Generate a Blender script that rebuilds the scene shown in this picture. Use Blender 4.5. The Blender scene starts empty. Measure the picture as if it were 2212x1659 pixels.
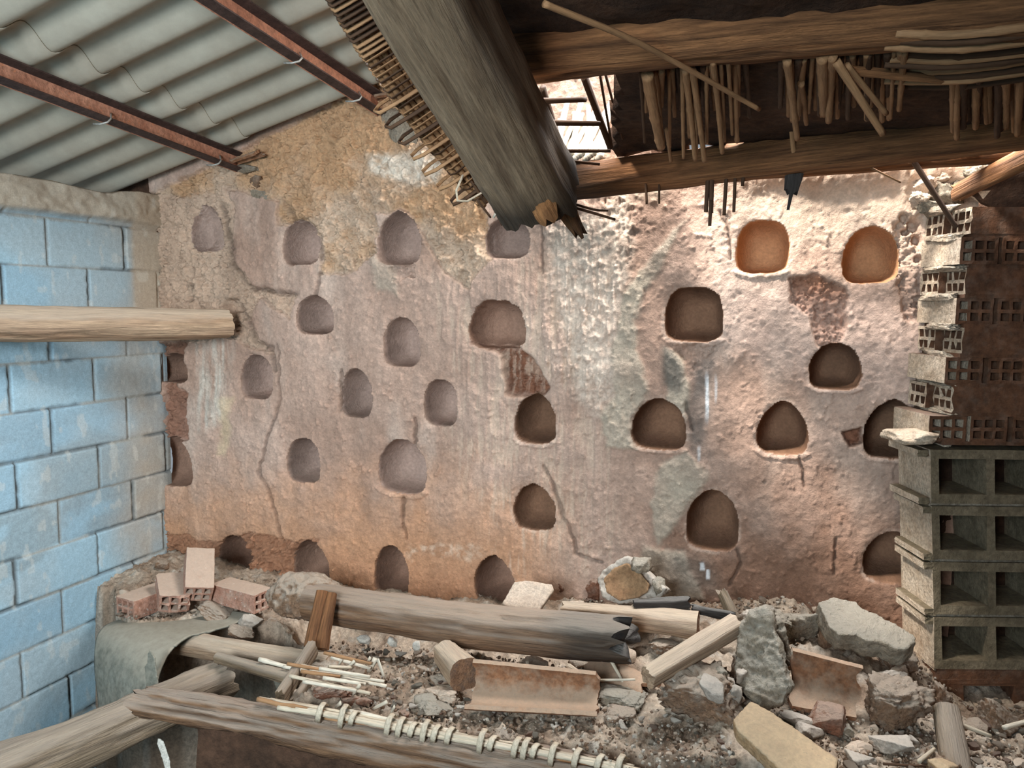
import bpy, bmesh, math, random
import numpy as np
from mathutils import Vector, Matrix, noise as mnoise

# ------------------------------------------------------------------ camera
SC = bpy.context.scene
COL = SC.collection
IW, IH, FPX = 2212.0, 1659.0, 1671.0
CAM = Vector((2.96, -3.01, 1.60))
_yaw, _pit, _rol = math.radians(20.0), math.radians(5.84), 0.0105
FWD = Vector((-math.sin(_yaw) * math.cos(_pit), math.cos(_yaw) * math.cos(_pit), -math.sin(_pit)))
_r = Vector((math.cos(_yaw), math.sin(_yaw), 0))
_u = _r.cross(FWD).normalized()
RGT = (_r + _rol * _u).normalized()
UPV = RGT.cross(FWD).normalized()
cam_data = bpy.data.cameras.new('camera')
cam_data.sensor_width = 36.0
cam_data.lens = 36.0 * FPX / IW
cam_data.clip_start = 0.02
cam = bpy.data.objects.new('camera', cam_data)
COL.objects.link(cam)
cam.matrix_world = Matrix(((RGT.x, UPV.x, -FWD.x, CAM.x), (RGT.y, UPV.y, -FWD.y, CAM.y),
                           (RGT.z, UPV.z, -FWD.z, CAM.z), (0, 0, 0, 1)))
SC.camera = cam

# ------------------------------------------------------------------ world, lights, exposure
SC.view_settings.view_transform = 'Standard'
SC.view_settings.look = 'None'
SC.view_settings.gamma = 1.0
SC.view_settings.exposure = 0.0
world = bpy.data.worlds.new('world')
SC.world = world
world.use_nodes = True
bg = world.node_tree.nodes['Background']
bg.inputs[0].default_value = (0.80, 0.90, 1.0, 1)
bg.inputs[1].default_value = 0.36


def area(name, loc, target, sx, sy, power, color):
    d = bpy.data.lights.new(name, 'AREA')
    d.shape = 'RECTANGLE'
    d.size, d.size_y = sx, sy
    d.energy = power
    d.color = color
    o = bpy.data.objects.new(name, d)
    COL.objects.link(o)
    o.location = loc
    o.rotation_euler = (Vector(target) - Vector(loc)).to_track_quat('-Z', 'Y').to_euler()
    return o


# daylight of the doorway behind the camera, sky over the roof gap, sun
dl = area('doorway_daylight', (2.35, -4.45, 2.0), (0.75, 0.0, 1.2), 0.8, 0.9, 47, (0.95, 0.97, 1.0))
dl.data.spread = math.radians(96)
area('window_daylight', (2.1, -4.2, 1.5), (0.0, -1.2, 1.1), 0.9, 1.3, 50, (0.42, 0.80, 1.0))
area('roof_gap_daylight', (3.0, -0.25, 3.1), (3.0, -0.12, 1.2), 1.7, 0.6, 75, (1.0, 0.97, 0.93))
area('sky_daylight', (2.75, 0.32, 3.5), (2.6, -0.75, 0.4), 2.3, 0.9, 420, (0.97, 0.98, 1.0))
sun_d = bpy.data.lights.new('sun', 'SUN')
sun_d.energy = 9.0
sun_d.angle = math.radians(9)
sun_d.color = (1.0, 0.95, 0.88)
sun = bpy.data.objects.new('sun', sun_d)
COL.objects.link(sun)
sun.rotation_euler = Vector((0.60, 0.60, -1.0)).to_track_quat('-Z', 'Y').to_euler()


# ------------------------------------------------------------------ pixel to place
def ray(px, py):
    return FWD + RGT * ((px - IW / 2) / FPX) - UPV * ((py - IH / 2) / FPX)


def P(px, py, t):
    return CAM + ray(px, py) * t


def PW(px, py, y=0.0):
    d = ray(px, py)
    return CAM + d * ((y - CAM.y) / d.y)


def PL(px, py, x=0.0):
    d = ray(px, py)
    return CAM + d * ((x - CAM.x) / d.x)


def PZ(px, py, z):
    d = ray(px, py)
    return CAM + d * ((z - CAM.z) / d.z)


def PP(px, py, p0, n):
    d = ray(px, py)
    return CAM + d * ((Vector(p0) - CAM).dot(n) / d.dot(n))


def depth(p):
    return (Vector(p) - CAM).dot(FWD)


def proj(X):
    q = X - np.array(CAM)
    t = q @ np.array(FWD)
    return IW / 2 + FPX * (q @ np.array(RGT)) / t, IH / 2 - FPX * (q @ np.array(UPV)) / t


# ------------------------------------------------------------------ noise
def _hash(*a):
    h = np.zeros(a[0].shape, dtype=np.uint32)
    for i, v in enumerate(a):
        h ^= (v.astype(np.int64) & 0xffffffff).astype(np.uint32) * np.uint32([374761393, 668265263, 2147483647, 1274126177][i])
        h = (h ^ (h >> np.uint32(13))) * np.uint32(1274126177)
    h ^= h >> np.uint32(16)
    return (h & np.uint32(0xffff)).astype(np.float64) / 32767.5 - 1.0


def vn2(x, y, seed=0):
    xi, yi = np.floor(x), np.floor(y)
    fx, fy = x - xi, y - yi
    fx, fy = fx * fx * (3 - 2 * fx), fy * fy * (3 - 2 * fy)
    s = np.full(xi.shape, seed)
    a, b = _hash(xi, yi, s), _hash(xi + 1, yi, s)
    c, d = _hash(xi, yi + 1, s), _hash(xi + 1, yi + 1, s)
    return (a + (b - a) * fx) * (1 - fy) + (c + (d - c) * fx) * fy


def fb2(x, y, oct=4, seed=0, gain=0.5):
    r, a, n = 0.0, 1.0, 0.0
    for i in range(oct):
        r = r + a * vn2(x * 2 ** i + 17.3 * i, y * 2 ** i - 9.1 * i, seed + i * 31)
        n += a
        a *= gain
    return r / n


def vn3(p, seed=0):
    i = np.floor(p)
    f = p - i
    f = f * f * (3 - 2 * f)
    s = np.full(i.shape[0], seed)
    r = 0
    for dx in (0, 1):
        for dy in (0, 1):
            for dz in (0, 1):
                w = (f[:, 0] if dx else 1 - f[:, 0]) * (f[:, 1] if dy else 1 - f[:, 1]) * (f[:, 2] if dz else 1 - f[:, 2])
                r = r + w * _hash(i[:, 0] + dx, i[:, 1] + dy, i[:, 2] + dz, s)
    return r


def fb3(p, oct=4, seed=0, gain=0.5):
    r, a, n = 0.0, 1.0, 0.0
    for i in range(oct):
        r = r + a * vn3(p * 2 ** i + 7.7 * i, seed + 13 * i)
        n += a
        a *= gain
    return r / n


def sstep(a, b, x):
    t = np.clip((x - a) / (b - a), 0, 1)
    return t * t * (3 - 2 * t)


def poly_sd(px, py, poly):
    """signed distance to a closed polygon, positive inside"""
    pts = np.array(poly, float)
    inside = np.zeros(px.shape, bool)
    dmin = np.full(px.shape, 1e9)
    for i in range(len(pts)):
        x0, y0 = pts[i]
        x1, y1 = pts[(i + 1) % len(pts)]
        c = ((y0 > py) != (y1 > py))
        with np.errstate(divide='ignore', invalid='ignore'):
            xx = (x1 - x0) * (py - y0) / ((y1 - y0) if y1 != y0 else 1e-9) + x0
        inside ^= c & (px < xx)
        L2 = max((x1 - x0) ** 2 + (y1 - y0) ** 2, 1e-9)
        t = np.clip(((px - x0) * (x1 - x0) + (py - y0) * (y1 - y0)) / L2, 0, 1)
        dmin = np.minimum(dmin, np.hypot(px - x0 - t * (x1 - x0), py - y0 - t * (y1 - y0)))
    return np.where(inside, dmin, -dmin)


def line_d(px, py, pl):
    dmin = np.full(px.shape, 1e9)
    for (x0, y0), (x1, y1) in zip(pl[:-1], pl[1:]):
        L2 = max((x1 - x0) ** 2 + (y1 - y0) ** 2, 1e-9)
        t = np.clip(((px - x0) * (x1 - x0) + (py - y0) * (y1 - y0)) / L2, 0, 1)
        dmin = np.minimum(dmin, np.hypot(px - x0 - t * (x1 - x0), py - y0 - t * (y1 - y0)))
    return dmin


def lin(r, g, b):
    f = lambda c: (c / 255 / 12.92) if c / 255 <= 0.04045 else ((c / 255 + 0.055) / 1.055) ** 2.4
    return np.array((f(r), f(g), f(b)))


# ------------------------------------------------------------------ materials
def material(name, base, var=None, scale=12, bump=0.3, bscale=60, rough=0.9, dust=0.0, dustc=(176, 164, 150),
             stretch=None, attr=False, metal=0.0, spots=None, fine=1.0):
    m = bpy.data.materials.new(name)
    m.use_nodes = True
    nt = m.node_tree
    N, Lk = nt.nodes, nt.links
    bs = N['Principled BSDF']
    bs.inputs['Roughness'].default_value = rough
    bs.inputs['Metallic'].default_value = metal
    bs.inputs['Specular IOR Level'].default_value = 0.25
    tc = N.new('ShaderNodeTexCoord')
    mp = N.new('ShaderNodeMapping')
    Lk.new(tc.outputs['Object'], mp.inputs[0])
    if stretch:
        mp.inputs['Scale'].default_value = stretch
    def nz(sc, det=6, rg=0.6):
        n = N.new('ShaderNodeTexNoise')
        n.inputs['Scale'].default_value = sc
        n.inputs['Detail'].default_value = det
        n.inputs['Roughness'].default_value = rg
        Lk.new(mp.outputs[0], n.inputs['Vector'])
        return n
    def ramp(src, a, b):
        r = N.new('ShaderNodeMapRange')
        r.inputs[1].default_value, r.inputs[2].default_value = a, b
        Lk.new(src, r.inputs[0])
        return r.outputs[0]
    def mix(fac, a, b, mode='MIX'):
        x = N.new('ShaderNodeMix')
        x.data_type = 'RGBA'
        x.blend_type = mode
        for s, v in ((x.inputs[0], fac), (x.inputs[6], a), (x.inputs[7], b)):
            if isinstance(v, (int, float)):
                s.default_value = v
            elif isinstance(v, (tuple, list, np.ndarray)):
                s.default_value = (*v[:3], 1)
            else:
                Lk.new(v, s)
        return x.outputs[2]
    b0 = lin(*base)
    b1 = lin(*(var or tuple(int(c * 0.75) for c in base)))
    n1 = nz(scale)
    col = mix(ramp(n1.outputs[0], 0.32, 0.68), b0, b1)
    if attr:
        at = N.new('ShaderNodeAttribute')
        at.attribute_name = 'Col'
        gr = nz(bscale * 0.8, 4)
        g = mix(ramp(gr.outputs[0], 0.3, 0.7), (0.86, 0.86, 0.86), (1.12, 1.12, 1.12))
        col = mix(1.0, at.outputs[0], g, 'MULTIPLY')
        if attr == 'mul':
            col = mix(1.0, mix(ramp(n1.outputs[0], 0.32, 0.68), b0, b1), at.outputs[0], 'MULTIPLY')
    fn = nz(scale * 4.5, 5, 0.7)
    lo_ = 1.0 - 0.38 * fine
    col = mix(1.0, col, mix(ramp(fn.outputs[0], 0.34, 0.62), (lo_, lo_, lo_), (1 + 0.12 * fine,) * 3), 'MULTIPLY')
    if spots:
        sc, th, c, am = spots
        s = nz(sc, 3)
        col = mix(ramp(s.outputs[0], th, th + 0.05), col, mix(am, col, lin(*c)))
    if dust > 0:
        ge = N.new('ShaderNodeNewGeometry')
        sp = N.new('ShaderNodeSeparateXYZ')
        Lk.new(ge.outputs['Normal'], sp.inputs[0])
        dn = nz(25 if not stretch else 9, 5)
        a = N.new('ShaderNodeMath')
        a.operation = 'ADD'
        Lk.new(ramp(sp.outputs[2], 0.15, 0.9), a.inputs[0])
        Lk.new(ramp(dn.outputs[0], 0.25, 0.75), a.inputs[1])
        f = N.new('ShaderNodeMath')
        f.operation = 'MULTIPLY'
        f.inputs[1].default_value = dust
        Lk.new(ramp(a.outputs[0], 0.45, 1.25), f.inputs[0])
        col = mix(f.outputs[0], col, lin(*dustc))
    Lk.new(col, bs.inputs['Base Color'])
    if bump:
        bn = nz(bscale, 8, 0.65)
        bp = N.new('ShaderNodeBump')
        bp.inputs['Strength'].default_value = bump
        bp.inputs['Distance'].default_value = 0.010
        b2 = nz(bscale * 0.28, 6, 0.7)
        ad = N.new('ShaderNodeMath')
        ad.operation = 'MULTIPLY_ADD'
        ad.inputs[1].default_value = 1.8
        Lk.new(b2.outputs[0], ad.inputs[0])
        Lk.new(bn.outputs[0], ad.inputs[2])
        Lk.new(ad.outputs[0], bp.inputs['Height'])
        Lk.new(bp.outputs[0], bs.inputs['Normal'])
    return m


GR = (1, 1, 0.06)
M = {
    'earth_wall': material('earth_wall', (185, 130, 100), attr=True, fine=0.35, bump=0.55, bscale=120),
    'block_wall': material('block_wall', (150, 160, 165), attr=True, fine=0.3, bump=0.14, bscale=220),
    'floor_earth': material('floor_earth', (140, 120, 100), attr=True, bump=0.7, bscale=120),
    'fibre_cement': material('fibre_cement', (172, 166, 150), (158, 150, 134), scale=4, bump=0.12, bscale=300, rough=0.85, fine=0.15),
    'sheet_grey': material('sheet_grey', (132, 130, 118), (112, 110, 98), scale=9, bump=0.2, bscale=200, dust=0.5, dustc=(165, 155, 138)),
    'rust_lit': material('rust_lit', (204, 148, 120), (172, 118, 94), scale=14, bump=0.3, bscale=120, rough=0.75, spots=(70, 0.62, (205, 130, 90), 0.6)),  # lit copy of the rusty steel
    'rust_shaded': material('rust_shaded', (84, 66, 60), (62, 48, 44), scale=18, bump=0.3, bscale=120, rough=0.7),  # shaded copy of the same steel
    'galvanised': material('galvanised', (190, 188, 180), (150, 148, 142), scale=40, bump=0.1, rough=0.45, metal=0.3),
    'wood_old': material('wood_old', (142, 108, 80), (94, 66, 46), scale=40, bump=1.0, bscale=75, stretch=GR, attr='mul', dust=0.5),
    'wood_dark': material('wood_dark', (156, 108, 70), (84, 56, 36), scale=40, bump=1.0, bscale=75, stretch=GR, attr='mul'),
    'wood_pale': material('wood_pale', (186, 160, 132), (150, 118, 92), scale=36, bump=0.9, bscale=75, stretch=GR, attr='mul', dust=0.5, dustc=(200, 188, 170)),
    'wood_grey': material('wood_grey', (154, 132, 106), (106, 86, 66), scale=40, bump=1.0, bscale=75, stretch=GR, attr='mul', dust=0.5),
    'end_grain': material('end_grain', (150, 112, 84), (98, 68, 50), scale=50, bump=0.8, bscale=110, dust=0.3),
    'wood_raw': material('wood_raw', (168, 118, 74), (104, 68, 40), scale=20, bump=1.0, bscale=70, stretch=(1, 1, 0.12)),
    'cane': material('cane', (210, 198, 176), (180, 160, 132), scale=20, bump=0.3, bscale=60, rough=0.6, stretch=(1, 1, 0.1), dust=0.2),
    'cane_white': material('cane_white', (216, 206, 188), (190, 176, 154), scale=20, bump=0.2, rough=0.6, stretch=(1, 1, 0.1)),
    'cane_brown': material('cane_brown', (172, 132, 94), (118, 84, 56), scale=20, bump=0.4, rough=0.7, stretch=(1, 1, 0.1)),
    'cane_dark': material('cane_dark', (92, 66, 46), (54, 38, 28), scale=20, bump=0.4, rough=0.8, stretch=(1, 1, 0.1)),
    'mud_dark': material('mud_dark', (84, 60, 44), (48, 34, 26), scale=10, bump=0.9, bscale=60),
    'brick_red': material('brick_red', (180, 138, 118), (156, 112, 92), scale=18, bump=0.35, bscale=90, dust=0.75, dustc=(186, 168, 150), spots=(60, 0.64, (225, 215, 205), 0.6)),
    'brick_shaded': material('brick_shaded', (112, 76, 54), (80, 54, 38), scale=9, bump=0.4, bscale=90, dust=0.2),  # darkened to carry the shade on the pier front
    'mortar_end_lit': material('mortar_end_lit', (208, 190, 168), (176, 154, 130), scale=20, bump=0.8, bscale=90),  # mortar smear, brightened as the lit end of the pier
    'ochre_mud': material('ochre_mud', (158, 126, 94), (132, 100, 72), scale=16, bump=0.3, bscale=90),
    'mortar': material('mortar', (172, 160, 142), (136, 122, 104), scale=20, bump=1.0, bscale=90),
    'block_shaded': material('block_shaded', (132, 118, 96), (104, 92, 72), scale=12, bump=0.6, bscale=160),  # darkened to carry the shade on the block faces
    'tile': material('tile', (150, 106, 76), (118, 80, 56), scale=16, bump=0.4, bscale=90, dust=0.5, dustc=(186, 168, 146), spots=(90, 0.66, (90, 78, 66), 0.5)),  # base darkened for the shade inside the hollow tiles
    'slab_ochre': material('slab_ochre', (182, 150, 112), (156, 122, 88), scale=16, bump=0.5, bscale=90, dust=0.5, dustc=(196, 178, 150), spots=(70, 0.66, (70, 60, 50), 0.7)),
    'pale_slab': material('pale_slab', (206, 186, 166), (182, 158, 136), scale=20, bump=0.4, bscale=90, dust=0.3, spots=(60, 0.66, (120, 100, 84), 0.6)),
    'clod': material('clod', (156, 124, 98), (118, 90, 70), scale=18, bump=0.9, bscale=80, dust=0.85, dustc=(168, 154, 138)),
    'clod_red': material('clod_red', (158, 112, 88), (118, 78, 60), scale=18, bump=0.9, bscale=80, dust=0.6, dustc=(176, 158, 142)),
    'clod_grey': material('clod_grey', (164, 150, 130), (126, 112, 94), scale=18, bump=1.0, bscale=80, dust=0.8, dustc=(168, 160, 146)),
    'stone': material('stone', (176, 164, 150), (146, 132, 118), scale=18, bump=0.5, bscale=80, dust=0.5, dustc=(196, 188, 176)),
    'charcoal': material('charcoal', (74, 68, 64), (34, 30, 28), scale=14, bump=1.0, bscale=60, stretch=(1, 1, 0.15), dust=0.5, dustc=(140, 136, 130)),
    'mud_red': material('mud_red', (92, 66, 50), (66, 48, 36), scale=8, bump=0.8, bscale=60),
    'paper': material('paper', (214, 208, 196), (190, 182, 168), scale=30, bump=0.2, rough=0.8),
}


# ------------------------------------------------------------------ object helpers
def setp(o, label=None, cat=None, group=None, kind=None):
    if label: o['label'] = label
    if cat: o['category'] = cat
    if group: o['group'] = group
    if kind: o['kind'] = kind
    return o


def empty(name, loc, label, cat, group=None):
    o = bpy.data.objects.new(name, None)
    o.empty_display_size = 0.05
    COL.objects.link(o)
    o.location = loc
    return setp(o, label, cat, group)


def meshobj(name, verts, faces, mat, parent=None, smooth=True, cols=None, mw=None):
    me = bpy.data.meshes.new(name)
    verts = np.asarray(verts, dtype=np.float32)
    if isinstance(faces, np.ndarray):
        n, k = faces.shape
        me.vertices.add(len(verts))
        me.vertices.foreach_set('co', verts.ravel())
        me.loops.add(n * k)
        me.loops.foreach_set('vertex_index', faces.astype(np.int32).ravel())
        me.polygons.add(n)
        me.polygons.foreach_set('loop_start', np.arange(0, n * k, k, dtype=np.int32))
        me.polygons.foreach_set('loop_total', np.full(n, k, dtype=np.int32))
        me.update(calc_edges=True)
        me.validate()
    else:
        me.from_pydata([tuple(map(float, v)) for v in verts], [], faces)
    me.polygons.foreach_set('use_smooth', [smooth] * len(me.polygons))
    if cols is not None:
        a = me.color_attributes.new('Col', 'FLOAT_COLOR', 'POINT')
        c = np.ones((len(me.vertices), 4), np.float32)
        c[:, :3] = cols
        a.data.foreach_set('color', c.ravel())
    me.materials.append(mat)
    o = bpy.data.objects.new(name, me)
    COL.objects.link(o)
    if mw is not None:
        o.matrix_world = mw
    if parent is not None:
        o.parent = parent
        pm = Matrix.Translation(parent.location) @ parent.rotation_euler.to_matrix().to_4x4() if parent.type == 'EMPTY' or True else None
        o.matrix_parent_inverse = MW.get(parent.name, pm).inverted()
    MW[o.name] = mw.copy() if mw is not None else Matrix.Identity(4)
    return o


MW = {}


def axis_frame(p0, p1, up=(0, 0, 1)):
    """matrix whose local Z runs p0 -> p1"""
    p0, p1 = Vector(p0), Vector(p1)
    z = (p1 - p0).normalized()
    upv = Vector(up)
    x = upv - z * upv.dot(z)
    if x.length < 1e-4:
        x = Vector((1, 0, 0)) - z * z.x
    x.normalize()
    y = z.cross(x)
    return Matrix(((x.x, y.x, z.x, p0.x), (x.y, y.y, z.y, p0.y), (x.z, y.z, z.z, p0.z), (0, 0, 0, 1))), (p1 - p0).length


SEED = [100]


def log(name, p0, p1, r0, r1, mat='wood_old', parent=None, seg=28, step=0.016, rough=0.006, bow=0.0, sq=2.0, flat=1.0,
        crack=None, ragged=(0.0, 0.0), char=None, label=None, cat=None, group=None, ends=None, knots=0.5, up=(0, 0, 1)):
    """a timber: local Z runs along it; sq > 2 makes it squared; crack = list of (angle, depth); char = (z0, z1) blackened"""
    SEED[0] += 1
    sd = SEED[0]
    mw, L = axis_frame(p0, p1, up)
    n = max(4, int(L / step))
    zz = np.linspace(0, L, n + 1)
    th = np.linspace(0, 2 * math.pi, seg, endpoint=False)
    Z, T = np.meshgrid(zz, th, indexing='ij')
    f = Z / L
    R = r0 + (r1 - r0) * f
    ct, st = np.cos(T), np.sin(T)
    sup = (np.abs(ct) ** sq + np.abs(st) ** sq) ** (-1.0 / sq)
    cx, cy = ct * sup * R, st * sup * R * flat
    pn = np.stack([cx.ravel() * 22, cy.ravel() * 22, Z.ravel() * 3.0], 1)
    g = fb3(pn, 4, sd).reshape(Z.shape)
    pb = np.stack([ct.ravel() * 1.3, st.ravel() * 1.3, Z.ravel() * 4.5], 1)
    g2 = fb3(pb, 2, sd + 5).reshape(Z.shape)
    pf = np.stack([cx.ravel() * 75, cy.ravel() * 75, Z.ravel() * 5.0], 1)
    g3 = -np.abs(fb3(pf, 3, sd + 2, 0.6)).reshape(Z.shape)
    d = rough * (g * 1.5 + g3 * 1.6) + knots * R * 0.20 * g2
    colf = np.ones(Z.shape + (3,))
    for a, dep in (crack or []):
        wob = a + 0.22 * fb2(zz * 3.5, zz * 0, 3, sd + 9)
        dd = np.abs(np.angle(np.exp(1j * (T - wob[:, None])))) * R
        k = np.exp(-(dd / 0.0045) ** 2) * np.clip(0.6 + 0.9 * fb2(zz * 5, zz * 0 + 3, 2, sd)[:, None], 0, 1)
        d = d - dep * k
    k = 1 + d / np.maximum(R, 1e-4)
    rg = np.zeros(Z.shape)
    if ragged[0]:
        rg += ragged[0] * np.clip(fb2(T * 3 + 1, T * 0, 3, sd + 3) + 0.4, 0, 2) * sstep(0.12, 0, Z)
    if ragged[1]:
        rg -= ragged[1] * np.clip(fb2(T * 3, T * 0 + 7, 3, sd + 4) + 0.4, 0, 2) * sstep(L - 0.12, L, Z)
    off = bow * np.sin(f * math.pi)
    V = np.stack([cx * k + off, cy * k, Z + rg], -1)
    if char:
        c = sstep(char[0], char[1], Z + 0.05 * g2 + 0.06 * g) if char[0] < char[1] else sstep(char[0], char[1], Z + 0.05 * g2)
        colf *= (1 - 0.8 * c[..., None])
    verts = V.reshape(-1, 3)
    i, j = np.meshgrid(np.arange(n), np.arange(seg), indexing='ij')
    j2 = (j + 1) % seg
    faces = np.stack([i * seg + j, i * seg + j2, (i + 1) * seg + j2, (i + 1) * seg + j], -1).reshape(-1, 4)
    # end caps: rings closing to a centre, kept in the same mesh unless ends are their own parts
    out_v, out_f, out_c = [verts], [faces.tolist()], [colf.reshape(-1, 3)]
    caps = []
    for e in (0, 1):
        ring = V[0] if e == 0 else V[-1]
        cen = ring.mean(0)
        cc = colf[0 if e == 0 else -1]
        vs, cs = [ring], [cc]
        for q in (0.66, 0.33, 0.02):
            w = cen + (ring - cen) * q
            w[:, 2] += (0.25 * ring[:, 2] * 0) + rough * 1.6 * fb3(w * 60, 3, sd + 7)
            vs.append(w)
            cs.append(cc)
        vs = np.concatenate(vs)
        fs = []
        for a in range(3):
            for b in range(seg):
                q4 = [a * seg + b, a * seg + (b + 1) % seg, (a + 1) * seg + (b + 1) % seg, (a + 1) * seg + b]
                fs.append(q4 if e == 1 else q4[::-1])
        caps.append((vs, fs, np.concatenate(cs)))
    base = len(verts)
    allv, allf, allc = verts, faces.tolist(), colf.reshape(-1, 3)
    for e in (0, 1):
        if ends and ends[e]:
            continue
        vs, fs, cs = caps[e]
        allf = allf + [[q + len(allv) for q in ff] for ff in fs]
        allv = np.concatenate([allv, vs])
        allc = np.concatenate([allc, cs])
    o = meshobj(name, allv, np.array(allf), M[mat], parent, True, allc, mw)
    if label:
        setp(o, label, cat, group)
    if ends:
        for e in (0, 1):
            if ends[e]:
                vs, fs, cs = caps[e]
                c = meshobj('cut_end', vs, np.array(fs), M[ends[e]], o, True, cs, mw)
    return o


def reed(name, pts, r, mat='cane', parent=None, seg=8, label=None, cat=None, group=None, flat=1.0, nodes=True, r1=None, up=(0, 0, 1)):
    """a cane through several points, with swollen joints"""
    SEED[0] += 1
    sd = SEED[0]
    pts = [Vector(p) for p in pts]
    if len(pts) == 2:
        mw, L = axis_frame(pts[0], pts[1], up)
    else:
        mw, L = axis_frame(pts[0], pts[-1], up)
    inv = mw.inverted()
    lp = np.array([inv @ p for p in pts])
    # Catmull-like resample
    n = max(3, int(L / 0.014))
    s = np.linspace(0, len(lp) - 1, n + 1)
    if len(lp) > 2:
        P0 = np.vstack([2 * lp[0] - lp[1], lp, 2 * lp[-1] - lp[-2]])
        k = np.clip(np.floor(s).astype(int), 0, len(lp) - 2)
        u = (s - k)[:, None]
        a, b, c, d = P0[k], P0[k + 1], P0[k + 2], P0[k + 3]
        path = 0.5 * ((2 * b) + (c - a) * u + (2 * a - 5 * b + 4 * c - d) * u ** 2 + (3 * b - a - 3 * c + d) * u ** 3)
    else:
        path = lp[0] + (lp[1] - lp[0]) * s[:, None]
    th = np.linspace(0, 2 * math.pi, seg, endpoint=False)
    tang = np.gradient(path, axis=0)
    tang /= np.linalg.norm(tang, axis=1)[:, None] + 1e-9
    ref = np.array([1.0, 0, 0])
    if abs(tang[:, 0]).max() > 0.9:
        ref = np.array([0, 1.0, 0])
    u1 = ref - tang * (tang @ ref)[:, None]
    u1 /= np.linalg.norm(u1, axis=1)[:, None] + 1e-9
    v1 = np.cross(tang, u1)
    rr = np.linspace(r, r1 if r1 else r * 0.85, n + 1)
    if nodes:
        ph = (sd % 7) * 0.02
        dist = np.abs(((np.linspace(0, L, n + 1) + ph) % 0.13) - 0.065)
        rr = rr * (1 + 0.22 * np.exp(-(dist / 0.008) ** 2))
    V = path[:, None, :] + rr[:, None, None] * (np.cos(th)[None, :, None] * u1[:, None, :] + flat * np.sin(th)[None, :, None] * v1[:, None, :])
    verts = V.reshape(-1, 3)
    i, j = np.meshgrid(np.arange(n), np.arange(seg), indexing='ij')
    j2 = (j + 1) % seg
    faces = np.stack([i * seg + j, i * seg + j2, (i + 1) * seg + j2, (i + 1) * seg + j], -1).reshape(-1, 4).tolist()
    faces.append(list(range(seg))[::-1])
    faces.append([n * seg + q for q in range(seg)])
    o = meshobj(name, verts, faces, M[mat], parent, True, None, mw)
    if label:
        setp(o, label, cat, group)
    return o


def remesh_noise(name, verts, faces, mat, voxel, amps, mw, parent=None, label=None, cat=None, group=None, seed=None, smooth=True):
    """closed shape -> voxel remesh -> noise along normals; verts local to mw"""
    SEED[0] += 1
    sd = seed or SEED[0]
    me = bpy.data.meshes.new('tmp')
    me.from_pydata([tuple(v) for v in verts], [], faces)
    me.update()
    t = bpy.data.objects.new('tmp', me)
    COL.objects.link(t)
    md = t.modifiers.new('r', 'REMESH')
    md.mode = 'VOXEL'
    md.voxel_size = voxel
    dg = bpy.context.evaluated_depsgraph_get()
    ev = t.evaluated_get(dg)
    m2 = bpy.data.meshes.new_from_object(ev)
    bpy.data.objects.remove(t)
    bpy.data.meshes.remove(me)
    n = len(m2.vertices)
    co = np.empty(n * 3, np.float32)
    m2.vertices.foreach_get('co', co)
    no = np.empty(n * 3, np.float32)
    m2.vertices.foreach_get('normal', no)
    co = co.reshape(-1, 3).astype(float)
    no = no.reshape(-1, 3)
    d = np.zeros(n)
    for sc, a in amps:
        q = fb3(co * sc + sd * 3.1, 3, sd)
        d += a * (q if sc < 30 else -np.abs(q) * 1.6 + 0.4)
    co = co + no * d[:, None]
    m2.vertices.foreach_set('co', co.astype(np.float32).ravel())
    m2.name = name
    m2.polygons.foreach_set('use_smooth', [smooth] * len(m2.polygons))
    m2.materials.clear()
    m2.materials.append(M[mat])
    m2.update()
    o = bpy.data.objects.new(name, m2)
    COL.objects.link(o)
    o.matrix_world = mw
    MW[o.name] = mw.copy()
    if parent is not None:
        o.parent = parent
        o.matrix_parent_inverse = MW.get(parent.name, Matrix.Translation(parent.location)).inverted()
    if label:
        setp(o, label, cat, group)
    return o


def plate(name, px, p0, n, th, mat, label=None, cat=None, group=None, voxel=0.006, amps=((14, .005), (60, .003)), parent=None, bow=0.0, taper=1.0):
    """slab: the outline lies on the plane through p0 with normal n, its body of real thickness lies behind it"""
    n = Vector(n).normalized()
    if n.dot(ray(*px[0])) > 0:
        n = -n
    pts = [PP(x, y, p0, n) for x, y in px]
    c = sum(pts, Vector()) / len(pts)
    mw = Matrix.Translation(c)
    R = max((p - c).length for p in pts)
    loc = [p - c for p in pts]
    vs, fs = [], []
    k = len(loc)
    def b(v, s):
        w = v * s
        return w - n * (bow * (1 - (v.length * s / R) ** 2))
    # front fan with a centre for bow
    front = [b(v, 1) for v in loc] + [b(v, 0.5) for v in loc] + [b(Vector((0, 0, 0)), 1)]
    back = [v - n * th for v in front]
    for q in range(k):
        back[q] = front[q] * 1.0 - n * th if taper == 1 else (front[q] * taper) - n * th
    vs = front + back
    m = len(front)
    for q in range(k):
        r = (q + 1) % k
        fs.append([q, r, k + r, k + q])
        fs.append([k + q, k + r, 2 * k])
        fs.append([m + r, m + q, m + k + q, m + k + r])
        fs.append([m + k + r, m + k + q, m + 2 * k])
        fs.append([r, q, m + q, m + r])
    me_n = None
    return remesh_noise(name, vs, fs, mat, voxel, amps, mw, parent, label, cat, group)


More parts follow.
